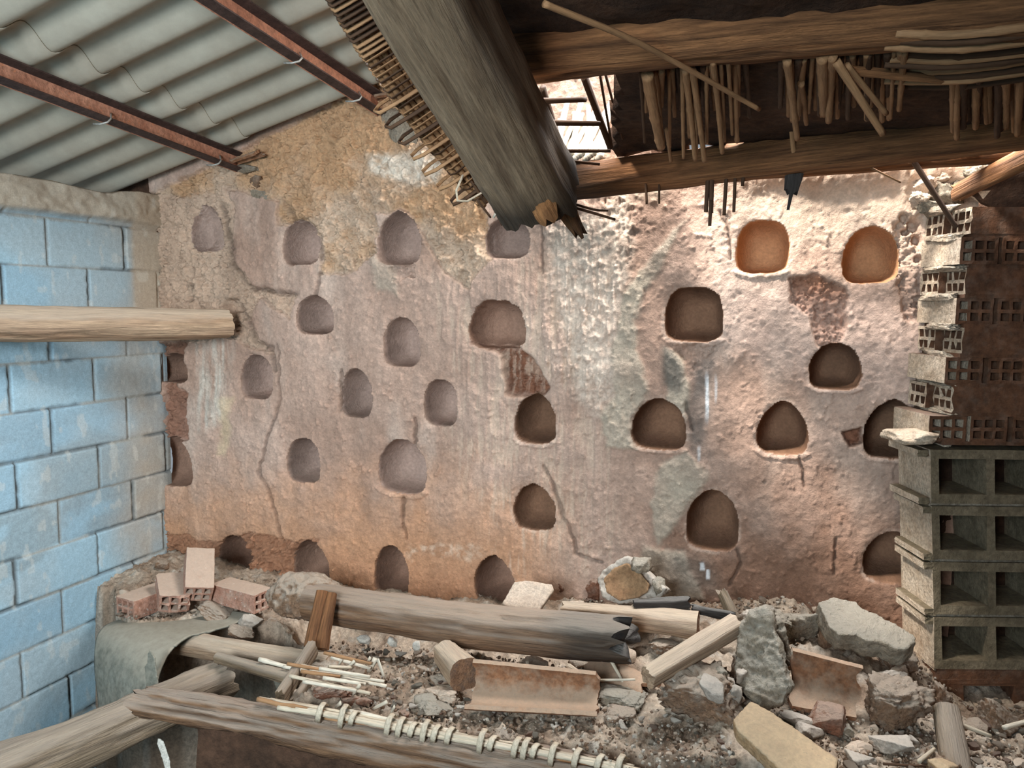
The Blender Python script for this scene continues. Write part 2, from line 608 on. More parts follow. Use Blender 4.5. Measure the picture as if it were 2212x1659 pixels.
def rock(name, c, size, rot, mat, label=None, cat=None, group=None, boxy=0.5, voxel=None, rough=1.0, parent=None, seed=None, ico=4):
    """irregular fragment; boxy 0 = round lump, 1 = broken block"""
    SEED[0] += 1
    sd = seed or SEED[0]
    bm = bmesh.new()
    bmesh.ops.create_icosphere(bm, subdivisions=ico, radius=1.0)
    co = np.array([v.co[:] for v in bm.verts])
    fs = np.array([[v.index for v in f.verts] for f in bm.faces])
    bm.free()
    e = 2 + boxy * 8
    nn = (np.abs(co) ** e).sum(1) ** (1 / e)
    co = co / nn[:, None]
    rs = random.Random(sd)
    # chop with random planes: flat broken faces
    for _ in range(9):
        a = Vector((rs.gauss(0, 1), rs.gauss(0, 1), rs.gauss(0, 1))).normalized()
        h = rs.uniform(0.62, 0.95)
        a = np.array(a)
        dd = co @ a - h
        co = co - np.outer(np.clip(dd, 0, None), a)
    r = np.linalg.norm(co, axis=1)[:, None]
    q = fb3(co * 1.6 + sd, 3, sd)[:, None] * 0.13 + fb3(co * 5 + sd, 4, sd + 1, 0.65)[:, None] * 0.15 * rough - np.abs(fb3(co * 10 + sd, 3, sd + 2, 0.7))[:, None] * 0.13 * rough
    co = co * (1 + q)
    co = co * (np.array(size) / 2)[None, :]
    mw = Matrix.Translation(Vector(c)) @ Matrix.Rotation(rot[2], 4, 'Z') @ Matrix.Rotation(rot[1], 4, 'Y') @ Matrix.Rotation(rot[0], 4, 'X')
    o = meshobj(name, co, fs, M[mat], parent, True, None, mw)
    if label:
        setp(o, label, cat, group)
    return o


def dup(o, mw=None, parent=None):
    c = o.copy()
    COL.objects.link(c)
    c.parent = parent
    if mw is not None:
        c.matrix_world = mw
        MW[c.name] = mw.copy()
    for ch in o.children:
        d = ch.copy()
        COL.objects.link(d)
        d.parent = c
        d.matrix_parent_inverse = Matrix.Identity(4)
        d.matrix_basis = MW[o.name].inverted() @ MW[ch.name]
    return c


def holey(W, H, L, nx, nz, web, shell, lsub=6, jag=0.0, seed=1, hole=lambda i, k: True):
    """a hollow clay or concrete unit: x width, z height, y length, with through cells"""
    cw = (W - web * (nx + 1)) / nx
    chh = (H - shell * (nz + 1)) / nz
    xs, zs = [0.0], [0.0]
    for _ in range(nx):
        xs += [xs[-1] + web, xs[-1] + web + cw]
    xs.append(W)
    for _ in range(nz):
        zs += [zs[-1] + shell, zs[-1] + shell + chh]
    zs.append(H)
    ys = np.linspace(0, L, lsub + 1)
    solid = lambda i, k: 0 <= i < len(xs) - 1 and 0 <= k < len(zs) - 1 and not (i % 2 == 1 and k % 2 == 1 and hole(i // 2, k // 2))
    V, F, idx = [], [], {}
    rs = random.Random(seed)
    def v(a, j, b):
        key = (a, j, b)
        if key not in idx:
            y = ys[j]
            if jag and j in (0, lsub):
                y += (1 if j == 0 else -1) * abs(rs.gauss(0, jag))
            idx[key] = len(V)
            V.append((xs[a] + rs.uniform(-1, 1) * 0.0008, y, zs[b] + rs.uniform(-1, 1) * 0.0008))
        return idx[key]
    for i in range(len(xs) - 1):
        for k in range(len(zs) - 1):
            if not solid(i, k):
                continue
            F.append([v(i, 0, k), v(i + 1, 0, k), v(i + 1, 0, k + 1), v(i, 0, k + 1)])
            F.append([v(i, lsub, k), v(i, lsub, k + 1), v(i + 1, lsub, k + 1), v(i + 1, lsub, k)])
            for (di, dk, a, b) in ((-1, 0, (i, k), (i, k + 1)), (1, 0, (i + 1, k + 1), (i + 1, k)), (0, -1, (i + 1, k), (i, k)), (0, 1, (i, k + 1), (i + 1, k + 1))):
                if not solid(i + di, k + dk):
                    for j in range(lsub):
                        F.append([v(a[0], j, a[1]), v(b[0], j, b[1]), v(b[0], j + 1, b[1]), v(a[0], j + 1, a[1])])
    return V, F

# ================================================================== BACK WALL with its nesting niches
ST = 0.0048
XS = np.arange(-0.03, 3.98, ST)
ZS = np.arange(0.12, 2.98, ST)
XX, ZZ = np.meshgrid(XS, ZS, indexing='ij')
shape = XX.shape
W3 = np.stack([XX.ravel(), np.zeros(XX.size), ZZ.ravel()], 1)
PX, PY = proj(W3)
PX, PY = PX.reshape(shape), PY.reshape(shape)
wx = PX + 11 * fb2(XX * 14, ZZ * 14, 4, 1, 0.6)
wy = PY + 11 * fb2(XX * 14, ZZ * 14, 4, 2, 0.6)


def reg(poly, soft=7):
    return sstep(-soft, soft, poly_sd(wx, wy, poly))


ochre = reg([(300, 425), (380, 395), (495, 340), (560, 300), (700, 230), (850, 150), (960, 180), (1100, 160), (1080, 300), (1045, 430), (1060, 560), (1010, 622), (960, 585), (930, 545), (905, 480),
             (860, 452), (808, 460), (815, 540), (752, 592), (690, 590), (690, 520), (648, 478), (600, 490), (595, 440), (560, 420), (505, 412)])
leftr = reg([(300, 430), (480, 395), (505, 440), (496, 560), (545, 622), (640, 640), (625, 690), (560, 640), (530, 700), (560, 745), (590, 770), (500, 730), (360, 740), (330, 600)])
leftcol = reg([(345, 745), (400, 735), (372, 830), (405, 850), (405, 950), (350, 960)])
botl = reg([(340, 1150), (400, 1162), (470, 1172), (545, 1150), (600, 1165), (690, 1168), (620, 1250), (560, 1270), (330, 1260)])
streak = reg([(1165, 470), (1250, 440), (1340, 420), (1400, 470), (1330, 640), (1300, 780), (1310, 900), (1250, 870), (1190, 820), (1170, 700), (1180, 560)], 14)
vert = reg([(1020, 560), (1340, 560), (1330, 1240), (1080, 1240), (960, 900), (930, 600)], 45)
white = reg([(1180, 500), (1350, 430), (1370, 520), (1330, 700), (1335, 860), (1290, 900), (1240, 850), (1215, 700)], 18)
grey = np.maximum.reduce([
    reg([(1478, 470), (1410, 545), (1345, 640), (1318, 770), (1330, 860), (1296, 900), (1310, 965), (1375, 972), (1362, 900), (1402, 850), (1385, 780), (1372, 700), (1392, 640), (1445, 540)]),
    reg([(1432, 752), (1478, 775), (1492, 860), (1480, 905), (1440, 870)]),
    reg([(1425, 1000), (1480, 975), (1535, 1020), (1510, 1060), (1468, 1120), (1420, 1180), (1405, 1090)]),
    reg([(1395, 1180), (1480, 1195), (1520, 1290), (1420, 1300), (1380, 1240)]),
    reg([(795, 545), (850, 560), (862, 640), (818, 625)], 9) * 0.7,
    reg([(1235, 330), (1480, 370), (1420, 440), (1260, 420)], 20) * 0.6])
hole = reg([(1022, 742), (1086, 765), (1096, 848), (1172, 858), (1185, 836), (1150, 775), (1118, 742)])
hole2 = reg([(1706, 600), (1762, 592), (1826, 625), (1832, 700), (1806, 752), (1765, 745), (1752, 680), (1708, 650)])
hole3 = reg([(1818, 932), (1860, 925), (1868, 962), (1832, 968)], 4)
brk = reg([(1930, 480), (1990, 460), (1998, 690), (1952, 690), (1935, 560)])
brk2 = reg([(1425, 742), (1555, 742), (1532, 775), (1500, 800), (1468, 770)])
nestcrumb = reg([(835, 575), (895, 575), (900, 605), (850, 612)], 4)
lowr = reg([(1480, 1290), (1600, 1250), (1800, 1240), (1860, 1220), (1990, 1262), (1990, 1420), (1480, 1420)], 18)
chalk = reg([(800, 335), (890, 330), (960, 350), (940, 400), (800, 380)], 10)
rough = np.clip(ochre + leftr * 0.8 + leftcol + botl + hole + hole2 + hole3 + brk + brk2 * 0.7 + nestcrumb, 0, 1)

n_lo = fb2(XX * 2.2, ZZ * 2.2, 3, 11)
n_md = fb2(XX * 9, ZZ * 9, 4, 12)
n_hi = fb2(XX * 42, ZZ * 42, 4, 13, 0.62)
n_vt = fb2(XX * 75, ZZ * 6, 4, 14, 0.62)
n_gr = np.abs(fb2(XX * 30, ZZ * 24, 4, 15, 0.62))
dep = 0.020 * n_lo + 0.009 * n_md + 0.0034 * n_hi + 0.004 * fb2(XX * 22, ZZ * 16, 3, 23)
n_cv = np.abs(fb2(XX * 40 + 3 * n_md, ZZ * 36, 3, 24, 0.6))
dep = dep + rough * (0.014 + 0.030 * fb2(XX * 26, ZZ * 24, 4, 16, 0.7) * 1.25 - 0.020 * n_gr + 0.022 * sstep(0.10, 0.0, n_cv))
pits = np.clip(fb2(XX * 34, ZZ * 34, 3, 18) - 0.42, 0, 1)
dep = dep + (1 - rough) * pits * 0.02
dep = dep + vert * 0.0080 * n_vt + streak * (0.011 * n_vt + 0.012 * n_gr * 2 - 0.010)
dep = dep - grey * (0.010 - 0.007 * fb2(XX * 14 + ZZ * 8, ZZ * 14 - XX * 8, 4, 19, 0.6))
dep = dep + hole * 0.055 + hole2 * 0.022 + hole3 * 0.04 + brk * 0.01 + leftcol * 0.02
dep = dep - 0.016 * np.clip(fb2(XX * 55, ZZ * 45, 3, 26, 0.6) - 0.22, 0, 1) * (0.5 + 0.9 * sstep(-0.3, 0.4, n_md))
dep = dep + 0.014 * np.exp(-((rough - 0.5) / 0.16) ** 2) * (ochre + leftr + botl + leftcol + hole + hole2 > 0.02)
# small pits by the upper right niche
for (cx, cy, r) in ((1952, 470, 9), (1972, 488, 11), (1982, 518, 9), (1958, 500, 7), (1985, 560, 6), (490, 662, 16), (508, 664, 9)):
    dep = dep + 0.05 * sstep(r + 4, r - 3, np.hypot(PX - cx, PY - cy) + 4 * n_hi)
# vault shaped ledge under the roof at top right
dep = dep - 0.05 * sstep(430, 372, PY + 12 * n_md) * sstep(1480, 1760, PX)
# cracks
cracks = [[(598, 745), (603, 860), (578, 955), (561, 1020), (590, 1085), (608, 1168)], [(896, 905), (893, 960)], [(872, 1075), (868, 1110), (876, 1165)],
          [(1176, 1005), (1196, 1050), (1212, 1110), (1236, 1150), (1245, 1195), (1300, 1215)], [(1592, 1188), (1600, 1215), (1578, 1262)],
          [(478, 445), (492, 520), (498, 570), (538, 622), (640, 636)], [(500, 655), (535, 690), (548, 738), (586, 752), (592, 800)],
          [(410, 580), (408, 650)], [(690, 590), (686, 640)], [(610, 430), (640, 480), (660, 470), (690, 510), (692, 560)],
          [(1555, 455), (1575, 500), (1580, 560)], [(1728, 985), (1738, 1050)], [(1808, 1165), (1802, 1240)], [(1170, 590), (1172, 520), (1168, 470)],
          [(735, 800), (733, 890)], [(1480, 870), (1496, 930)]]
ck = np.zeros(shape)
cwx, cwy = PX + 5 * fb2(XX * 30, ZZ * 30, 3, 21), PY + 3 * fb2(XX * 30, ZZ * 30, 3, 22)
for i, c in enumerate(cracks):
    w = 5.5 if i in (5, 6) else 3.0
    ck = np.maximum(ck, np.exp(-(line_d(cwx, cwy, c) / w) ** 2))
dep = dep + ck * 0.017
# plaster edges stand proud where they meet the bare adobe
edge = np.exp(-((rough - 0.25) / 0.2) ** 2)
dep = dep - 0.004 * edge

# base colours of the layers
def C(c):
    return np.array(lin(*c))[None, None, :]


def mixc(a, b, f):
    return a * (1 - f[..., None]) + b * f[..., None]


col = mixc(C((190, 162, 145)), C((172, 142, 124)), sstep(-0.5, 0.5, n_lo + 0.4 * n_md))
col = mixc(col, C((206, 184, 168)), 0.55 * sstep(0.1, 0.6, fb2(XX * 6, ZZ * 2.0, 4, 31)))
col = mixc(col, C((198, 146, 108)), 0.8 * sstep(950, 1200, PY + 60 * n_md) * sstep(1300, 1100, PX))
col = mixc(col, C((126, 92, 72)), 0.85 * sstep(950, 1250, PY + 90 * n_md) * sstep(1350, 1500, PX))  # lower right darkened in the colour to hold back the fill light
col = mixc(col, C((196, 168, 144)), leftr * 0.8)
och = mixc(C((190, 152, 116)), C((198, 172, 148)), sstep(-0.35, 0.35, fb2(XX * 5, ZZ * 5, 4, 32) + (PX - 1000) / 1200 * 0 + (PY - 480) / 500))
col = mixc(col, och, ochre)
col = mixc(col, C((150, 104, 78)), botl * 0.7)
col = mixc(col, C((140, 96, 74)), np.clip(hole + hole3 + leftcol * 0.8, 0, 1))
col = mixc(col, C((170, 122, 96)), hole2)
col = mixc(col, C((210, 186, 164)), 0.55 * vert * sstep(0.0, 0.5, n_vt + 0.5 * n_md))
col = mixc(col, C((224, 206, 188)), np.clip(white * (0.65 + 0.6 * n_hi), 0, 1))
col = mixc(col, C((228, 214, 196)), chalk * np.clip(0.7 + n_hi, 0, 1))
col = mixc(col, C((178, 164, 146)), np.clip(grey * (0.85 + 0.3 * n_md), 0, 1))
dk = reg([(1500, 790), (1545, 760), (1530, 860), (1525, 950), (1545, 1000), (1490, 990), (1485, 900)], 14)
col = mixc(col, C((96, 92, 88)), dk * 0.85 * np.clip(0.8 + n_md, 0, 1))
dk2 = reg([(1428, 745), (1480, 800), (1462, 850), (1430, 830)], 10) + reg([(1440, 1190), (1530, 1200), (1560, 1280), (1470, 1280)], 25) * 0.7
col = mixc(col, C((108, 102, 94)), np.clip(dk2, 0, 1) * 0.8)
drip = (sstep(5, 2, np.abs(PX - 1527 + 2 * n_md)) * sstep(795, 830, PY) * sstep(925, 880, PY) + sstep(4, 1.5, np.abs(PX - 1546)) * sstep(800, 830, PY) * sstep(880, 850, PY) * 0.6 +
        sstep(6, 3, np.abs(PX - 1518 - 3 * n_hi)) * sstep(1210, 1216, PY) * sstep(1232, 1226, PY) + sstep(5, 2, np.abs(PX - 1530)) * sstep(1226, 1230, PY) * sstep(1252, 1246, PY) +
        sstep(4, 2, np.abs(PX - 1510)) * sstep(960, 970, PY) * sstep(1000, 990, PY) * 0.5)
col = mixc(col, C((225, 225, 225)), np.clip(drip, 0, 1))
wash = reg([(425, 735), (495, 740), (480, 900), (440, 930), (420, 850)], 18) * np.clip(0.4 + fb2(XX * 50, ZZ * 5, 3, 41), 0, 1)
col = mixc(col, C((214, 208, 194)), wash * 0.8)
wash2 = reg([(470, 860), (500, 860), (488, 980), (474, 980)], 8) * 0.35
col = mixc(col, C((224, 204, 160)), wash2)
# pale mottled band near the bottom
col = mixc(col, C((226, 200, 176)), 0.6 * sstep(18, 4, np.abs(PY - (1190 + 30 * n_md + (PX - 900) * 0.06))) * sstep(860, 900, PX) * sstep(1060, 1020, PX) * np.clip(0.4 + n_hi * 2, 0, 1))
lit_tr = sstep(640, 400, PY + 60 * n_md) * sstep(1480, 1700, PX)  # daylight fading down from the roof gap, painted pale
col = mixc(col, C((222, 196, 172)), 0.75 * lit_tr * (1 - hole2))
col = mixc(col, C((206, 180, 166)), 0.5 * reg([(1560, 590), (1760, 640), (1900, 640), (1990, 700), (1960, 900), (1700, 800), (1540, 740)], 40))
col = col * (1 + 0.16 * n_hi[..., None] + 0.14 * n_md[..., None] + (0.16 * fb2(XX * 14, ZZ * 2.2, 4, 44))[..., None]) * (1 - 0.45 * ck[..., None])
col = np.clip(col, 0.01, 0.9)

# ---- niches: (left, right, top, bottom) of the mouth on the photograph, peak sharpness, depth
NICHES = [
    (405, 480, 440, 543, 1.5, .07, 'worn shallow niche high beside the grey block wall'), (608, 688, 474, 572, 2.0, .16, 'niche set in the ochre patch right of the square plaster patch'),
    (812, 908, 456, 572, 1.7, .17, 'tall niche with a crumbled sill under the reed mat'), (1045, 1143, 468, 558, 2.0, .14, 'niche directly under the broken rafter end'),
    (1590, 1704, 476, 590, 2.6, .19, 'sunlit orange niche, left one of the bright pair under the round beam'), (1820, 1944, 490, 612, 2.2, .19, 'sunlit orange niche nearest the hollow brick pier'),
    (640, 720, 638, 722, 2.0, .17, None), (1012, 1135, 648, 754, 2.2, .17, 'wide niche with its sill broken away'),
    (1435, 1562, 620, 738, 2.8, .20, 'broad flat-silled niche above the dark streak'), (828, 906, 686, 792, 2.2, .16, None),
    (1748, 1860, 742, 842, 2.0, .20, None), (335, 402, 763, 828, 2.0, .18, 'niche half hidden behind the block wall, stones lying in it'),
    (518, 587, 766, 862, 2.1, .17, None), (732, 803, 796, 902, 2.0, .16, None), (914, 988, 820, 920, 2.3, .17, None),
    (1112, 1201, 852, 957, 2.0, .19, None), (1363, 1482, 862, 971, 1.8, .20, None), (1635, 1746, 867, 983, 1.6, .20, None),
    (1866, 1990, 864, 991, 1.7, .20, None), (330, 415, 944, 1050, 2.0, .18, None), (618, 691, 946, 1042, 2.0, .17, None),
    (814, 919, 948, 1066, 1.9, .17, 'large niche with a pale raised sill'), (1110, 1201, 1045, 1144, 1.7, .15, 'niche beside the forked crack'), (1483, 1595, 1058, 1189, 1.9, .20, None),
    (1866, 2000, 1152, 1262, 1.9, .20, None), (472, 544, 1156, 1232, 1.8, .18, None), (630, 709, 1168, 1262, 1.9, .18, None),
    (806, 881, 1180, 1292, 1.9, .18, None), (1025, 1113, 1198, 1306, 1.7, .19, None)]
nid = np.full(shape, -1)
VX, VY, VZ = XX.copy(), dep.copy(), ZZ.copy()
rims = np.zeros(shape)
for k, (xl, xr, yt, yb, pk, nd, lab) in enumerate(NICHES):
    cxp, cyp = (xl + xr) / 2, yt + (yb - yt) * 0.60
    c3 = PW(cxp, cyp)
    a, b = PW(xl, cyp), PW(xr, cyp)
    tz, bz = PW(cxp, yt).z - c3.z, c3.z - PW(cxp, yb).z
    hw = (b.x - a.x) / 2
    cx0 = (a.x + b.x) / 2
    th = np.linspace(-math.pi, math.pi, 361)
    ct, st = np.cos(th), np.sin(th)
    # arch above the centre line, squared bottom below it
    up_e, dn_e = pk, 3.6
    Rt = (np.abs(ct / hw) ** up_e + np.abs(st / tz) ** up_e) ** (-1 / up_e)
    Rb = (np.abs(ct / hw) ** dn_e + np.abs(st / bz) ** dn_e) ** (-1 / dn_e)
    R = np.where(st > 0, Rt, Rb)
    rag = 0.06 if k not in (7, 0, 22) else 0.11
    R = R * (1 + rag * fb2(np.cos(th) * 2.6 + k * 9, np.sin(th) * 2.6, 5, 50 + k, 0.7))
    dx, dz = XX - cx0, ZZ - c3.z
    ang = np.arctan2(dz, dx)
    Rg = np.interp(ang, th, R)
    t = np.hypot(dx, dz) / Rg
    ins = t < 1
    s = np.clip(1 - t, 0, 1)
    al = s * math.pi / 2
    # side walls run straight back, then round into the vault
    tp = np.cos(al) ** 0.62
    dd = nd * 1.08 * np.sin(al) ** 0.85
    # worn lip, softer on the left side of the mouth
    lip = 0.002 + 0.010 * sstep(0.0, -0.6, np.cos(ang))
    lp = lip * np.exp(-np.clip(t - 1, 0, 9) / 0.10)
    sc = np.where(ins, tp / np.maximum(t, 1e-3), 1.0)
    nz2 = fb2(XX * 20 + k, ZZ * 20, 3, 70 + k)
    VX = np.where(ins, cx0 + dx * sc, VX)
    VZ = np.where(ins, c3.z + dz * sc, VZ)
    near = t < 1.8
    VY = np.where(ins, dep * 0.5 + lip + dd + 0.005 * nz2, np.where(near, VY + lp, VY))
    nid = np.where(ins, k, nid)
    # packed rim of pale mud
    rim = np.exp(-((t - 1.06) / 0.07) ** 2) * (t >= 1) * (0.6 + 0.4 * (dz < 0))
    rims = np.maximum(rims, rim)
    sill = sstep(-0.9, -0.5, np.sin(ang) * -1 + -0.0) if False else ((dz < -bz * 0.85) & (t < 1.22) & (t >= 1))
    VY = np.where(sill, VY - 0.010 * (k in (4, 8, 10, 16, 17, 18, 21, 15)), VY)
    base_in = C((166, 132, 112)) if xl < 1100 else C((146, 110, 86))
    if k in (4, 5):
        base_in = C((200, 152, 112))  # warm bounce light painted into the two sunlit niches
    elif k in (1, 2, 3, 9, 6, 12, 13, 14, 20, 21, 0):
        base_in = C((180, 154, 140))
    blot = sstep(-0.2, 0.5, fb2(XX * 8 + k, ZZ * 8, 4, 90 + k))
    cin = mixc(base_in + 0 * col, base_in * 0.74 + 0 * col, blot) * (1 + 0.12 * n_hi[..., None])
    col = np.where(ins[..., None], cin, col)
col = mixc(col, np.clip(col * 1.15, 0, .85), rims * (nid < 0) * 0.3 * sstep(-0.2, 0.3, n_md))
rw = 0.4 * rims * (PX > 1100) * (nid < 0) * sstep(-0.3, 0.3, n_hi + n_md)
col = mixc(col, C((206, 186, 170)), rw)

VX = np.where((nid < 0), VX + 0.0015 * fb2(XX * 60, ZZ * 60, 2, 61), VX)
VW = np.stack([VX, VY, VZ], -1).reshape(-1, 3)
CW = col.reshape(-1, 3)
ni, nk = shape
I, K = np.meshgrid(np.arange(ni - 1), np.arange(nk - 1), indexing='ij')
quad = np.stack([I * nk + K, (I + 1) * nk + K, (I + 1) * nk + K + 1, I * nk + K + 1], -1).reshape(-1, 4)
fn = nid.reshape(-1)[quad].max(1)


def submesh(name, sel, mat, parent=None):
    q = quad[sel]
    u, inv = np.unique(q, return_inverse=True)
    return meshobj(name, VW[u], inv.reshape(-1, 4), mat, parent, True, CW[u])


qx, qz = XX.reshape(-1)[quad].max(1), ZZ.reshape(-1)[quad].max(1)
cut = (qx > 3.52) | ((qx > 2.42) & (qz > 2.13))
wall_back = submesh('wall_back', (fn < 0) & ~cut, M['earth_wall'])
wall_back['kind'] = 'structure'
for k, nc in enumerate(NICHES):
    o = submesh('nesting_niche', (fn == k) & ~cut, M['earth_wall'], wall_back)
    if nc[6]:
        o['label'] = nc[6]
# lower storey of the earth wall, under the loft
o = meshobj('wall_back_base', [(-0.03, 0.03, -0.9), (3.98, 0.03, -0.9), (3.98, 0.03, 0.14), (-0.03, 0.03, 0.14), (-.03, .3, -.9), (3.98, .3, -.9), (3.98, .3, 2.12), (2.42, .3, 2.12), (2.42, .3, 2.98), (-.03, .3, 2.98), (-1.2, .015, 1.2), (0, .015, 1.2), (0, .015, 2.4), (-1.2, .015, 2.4)],
            [[0, 1, 2, 3], [5, 4, 9, 8, 7, 6], [10, 11, 12, 13]], M['mud_red'], wall_back, False)
o['label'] = 'plain lower part of the earth wall'

# ================================================================== LEFT WALL of grey concrete blocks
YL = np.arange(-4.2, 0.05, 0.0075)
ZL = np.arange(-0.9, 2.46, 0.0075)
YY, ZG = np.meshgrid(YL, ZL, indexing='ij')
z0 = PL(351, 935).z
row = np.floor((ZG - z0) / 0.2 + 0.012 * fb2(YY * 3, ZG * 0, 2, 3))
fz_ = ((ZG - z0) / 0.2 + 0.012 * fb2(YY * 3, ZG * 0, 2, 3)) - row
# header joint phase read on two rows
yA = PL(268, 520).y
rA = int(np.floor((PL(268, 520).z - z0) / 0.2))
ofs = np.where((row - rA) % 2 == 0, 0.0, 0.2) + 0.02 * _hash(row, row * 0, row * 0)
bb = (YY - yA - ofs) / 0.4
bi = np.floor(bb)
fb_ = bb - bi
jx = np.minimum(fb_, 1 - fb_) * 0.4
jz = np.minimum(fz_, 1 - fz_) * 0.2
jn = 0.0025 * fb2(YY * 30, ZG * 30, 3, 8)
jv = sstep(0.008, 0.003, jx + jn)
jh = sstep(0.008, 0.003, jz + jn)
smear = sstep(0.0, 0.25, fb2(YY * 3.2, ZG * 3.2, 3, 77) + 0.12)      # joints struck flush with mortar in places
gro = np.maximum(jv * (0.6 + 0.4 * smear), jh * (0.25 + 0.55 * smear))
depL = 0.002 * fb2(YY * 5, ZG * 5, 3, 5) + 0.0015 * fb2(YY * 60, ZG * 60, 3, 6) + 0.004 * _hash(bi, row, row * 0)
depL = depL - 0.014 * gro
topz = PL(200, 425).z - 0.0
mort = sstep(-0.01, 0.02, ZG - (PL(351, 487).z - 0.015 + 0.012 * fb2(YY * 6, YY * 0, 2, 4)))
depL = np.where(mort > 0, depL * (1 - mort) + mort * (0.028 + 0.022 * fb2(YY * 7, ZG * 12, 4, 7, 0.6)), depL)
near = sstep(-0.42, -0.10, YY + 0.10 * fb2(YY * 4, ZG * 4, 4, 9))
cl = mixc(C((158, 188, 202)) + 0 * YY[..., None], C((144, 174, 190)), sstep(-0.8, 0.8, _hash(bi, row, row * 0 + 3)))  # cool daylight partly put into the blue of the grey blocks
cl = mixc(cl, C((170, 178, 178)), 0.5 * sstep(0, 0.5, fb2(YY * 2.5, ZG * 2.5, 4, 15)))
cl = mixc(cl, C((130, 138, 138)), 0.5 * sstep(0.12, 0.28, fb2(YY * 2.2 + 5, ZG * 3.5, 4, 16)) * sstep(1.25, 0.8, ZG))
cl = mixc(cl, C((176, 160, 140)), 0.8 * near * sstep(-0.9, 0.3, fb2(YY * 3, ZG * 3, 4, 17)))
cl = mixc(cl, C((168, 166, 156)), np.clip(jh * (1 - smear) + jv * (1 - smear), 0, 1) * 0.8)
cl = mixc(cl, C((84, 88, 88)), gro * 0.95)
cl = mixc(cl, C((180, 168, 150)), mort)
strip = sstep(-0.17, -0.13, YY) * sstep(PL(335, 664).z - .02, PL(335, 664).z, ZG)
cl = mixc(cl, C((180, 162, 140)), strip * 0.8)
spl = sstep(0.45, 0.5, fb2(YY * 28, ZG * 14, 2, 18))
cl = mixc(cl, C((216, 212, 200)), spl * 0.25)
# lower edge of the block work stops above the loft rubble near the corner
VL = np.stack([depL, YY, ZG], -1).reshape(-1, 3)
ni, nk = YY.shape
I, K = np.meshgrid(np.arange(ni - 1), np.arange(nk - 1), indexing='ij')
ql = np.stack([I * nk + K, I * nk + K + 1, (I + 1) * nk + K + 1, (I + 1) * nk + K], -1).reshape(-1, 4)[:, ::-1]
# trim along the roof
A_roof = PW(262, 432)
B_roof = PW(832, 205)
slope = (B_roof.z - A_roof.z) / (B_roof.x - A_roof.x)
DY = 0.085          # the roof climbs a little towards the viewer


def roof_z(x, y):
    return A_roof.z + slope * (x - A_roof.x) - DY * y


VL[:, 2] = np.minimum(VL[:, 2], A_roof.z - 0.01 + 0.04 * np.clip((VL[:, 1] + .3) / .3, 0, 1) + 0.015 * fb2(VL[:, 1] * 5, VL[:, 1] * 0, 3, 66))
wall_left = meshobj('wall_left', VL, ql, M['block_wall'], None, True, np.clip(cl, 0.01, .9).reshape(-1, 3))
wall_left['kind'] = 'structure'

# ================================================================== FLOOR: rubble covered loft, broken open at the left front
CTRL = [(360, 1215, .33), (230, 1300, .29), (560, 1250, .31), (520, 1340, .28), (890, 1292, .30), (1050, 1303, .33), (1250, 1300, .39), (1480, 1300, .45), (1700, 1300, .50), (1960, 1380, .47),
        (2100, 1530, .29), (2250, 1565, .29), (2010, 1455, .36), (2200, 1650, .33), (1700, 1650, .36), (1900, 1650, .36), (1700, 1500, .40), (1400, 1600, .34), (1100, 1560, .33), (800, 1500, .33), (700, 1450, .32), (900, 1400, .25), (750, 1380, .22),
        (1200, 1440, .34), (1500, 1400, .43), (600, 1560, .31), (1300, 1500, .36), (1100, 1480, .34), (950, 1470, .33), (1800, 1400, .47), (3500, 1400, .30), (2500, 1900, .34), (-400, 1500, .25)]
CW3 = []
for _x, _y, _z in CTRL:
    _p = PZ(_x, _y, _z)
    CW3.append((_p.x, _p.y, _z))


def fz(x, y):
    x, y = np.asarray(x, float), np.asarray(y, float)
    num = den = 0.0
    for a, b, c in CW3:
        w = 1.0 / ((x - a) ** 2 + (y - b) ** 2 + 0.006) ** 1.6
        num, den = num + w * c, den + w
    return num / den


def PF(px, py, lift=0.0):
    z = 0.45
    for _ in range(12):
        p = PZ(px, py, z)
        z = float(fz(p.x, p.y)) + lift
    return PZ(px, py, z)


# front edge of the loft follows the front beam
BJ0, BJ1 = P(330, 1520, 2.44), P(1420, 1690, 2.14)
edge_dir = Vector((BJ1.x - BJ0.x, BJ1.y - BJ0.y, 0)).normalized()
HX = np.arange(0.0, 4.0, 0.008)
HY = np.arange(-2.6, 0.03, 0.008)
GX, GY = np.meshgrid(HX, HY, indexing='ij')
GZ = fz(GX, GY)
rub = fb2(GX * 12, GY * 12, 4, 210, 0.6)
peb = np.abs(fb2(GX * 34, GY * 34, 4, 211, 0.65))
GZ = GZ + 0.024 * rub + 0.034 * peb - 0.008
fpx, fpy = proj(np.stack([GX.ravel(), GY.ravel(), fz(GX, GY).ravel()], 1))
fpx, fpy = fpx.reshape(GX.shape), fpy.reshape(GX.shape)
# signed distance to the front line (positive = loft side)
sdl = (GX - BJ0.x) * (-edge_dir.y) + (GY - BJ0.y) * edge_dir.x
solidf = sstep(-0.02, 0.02, sdl - 0.035 + 0.02 * rub)
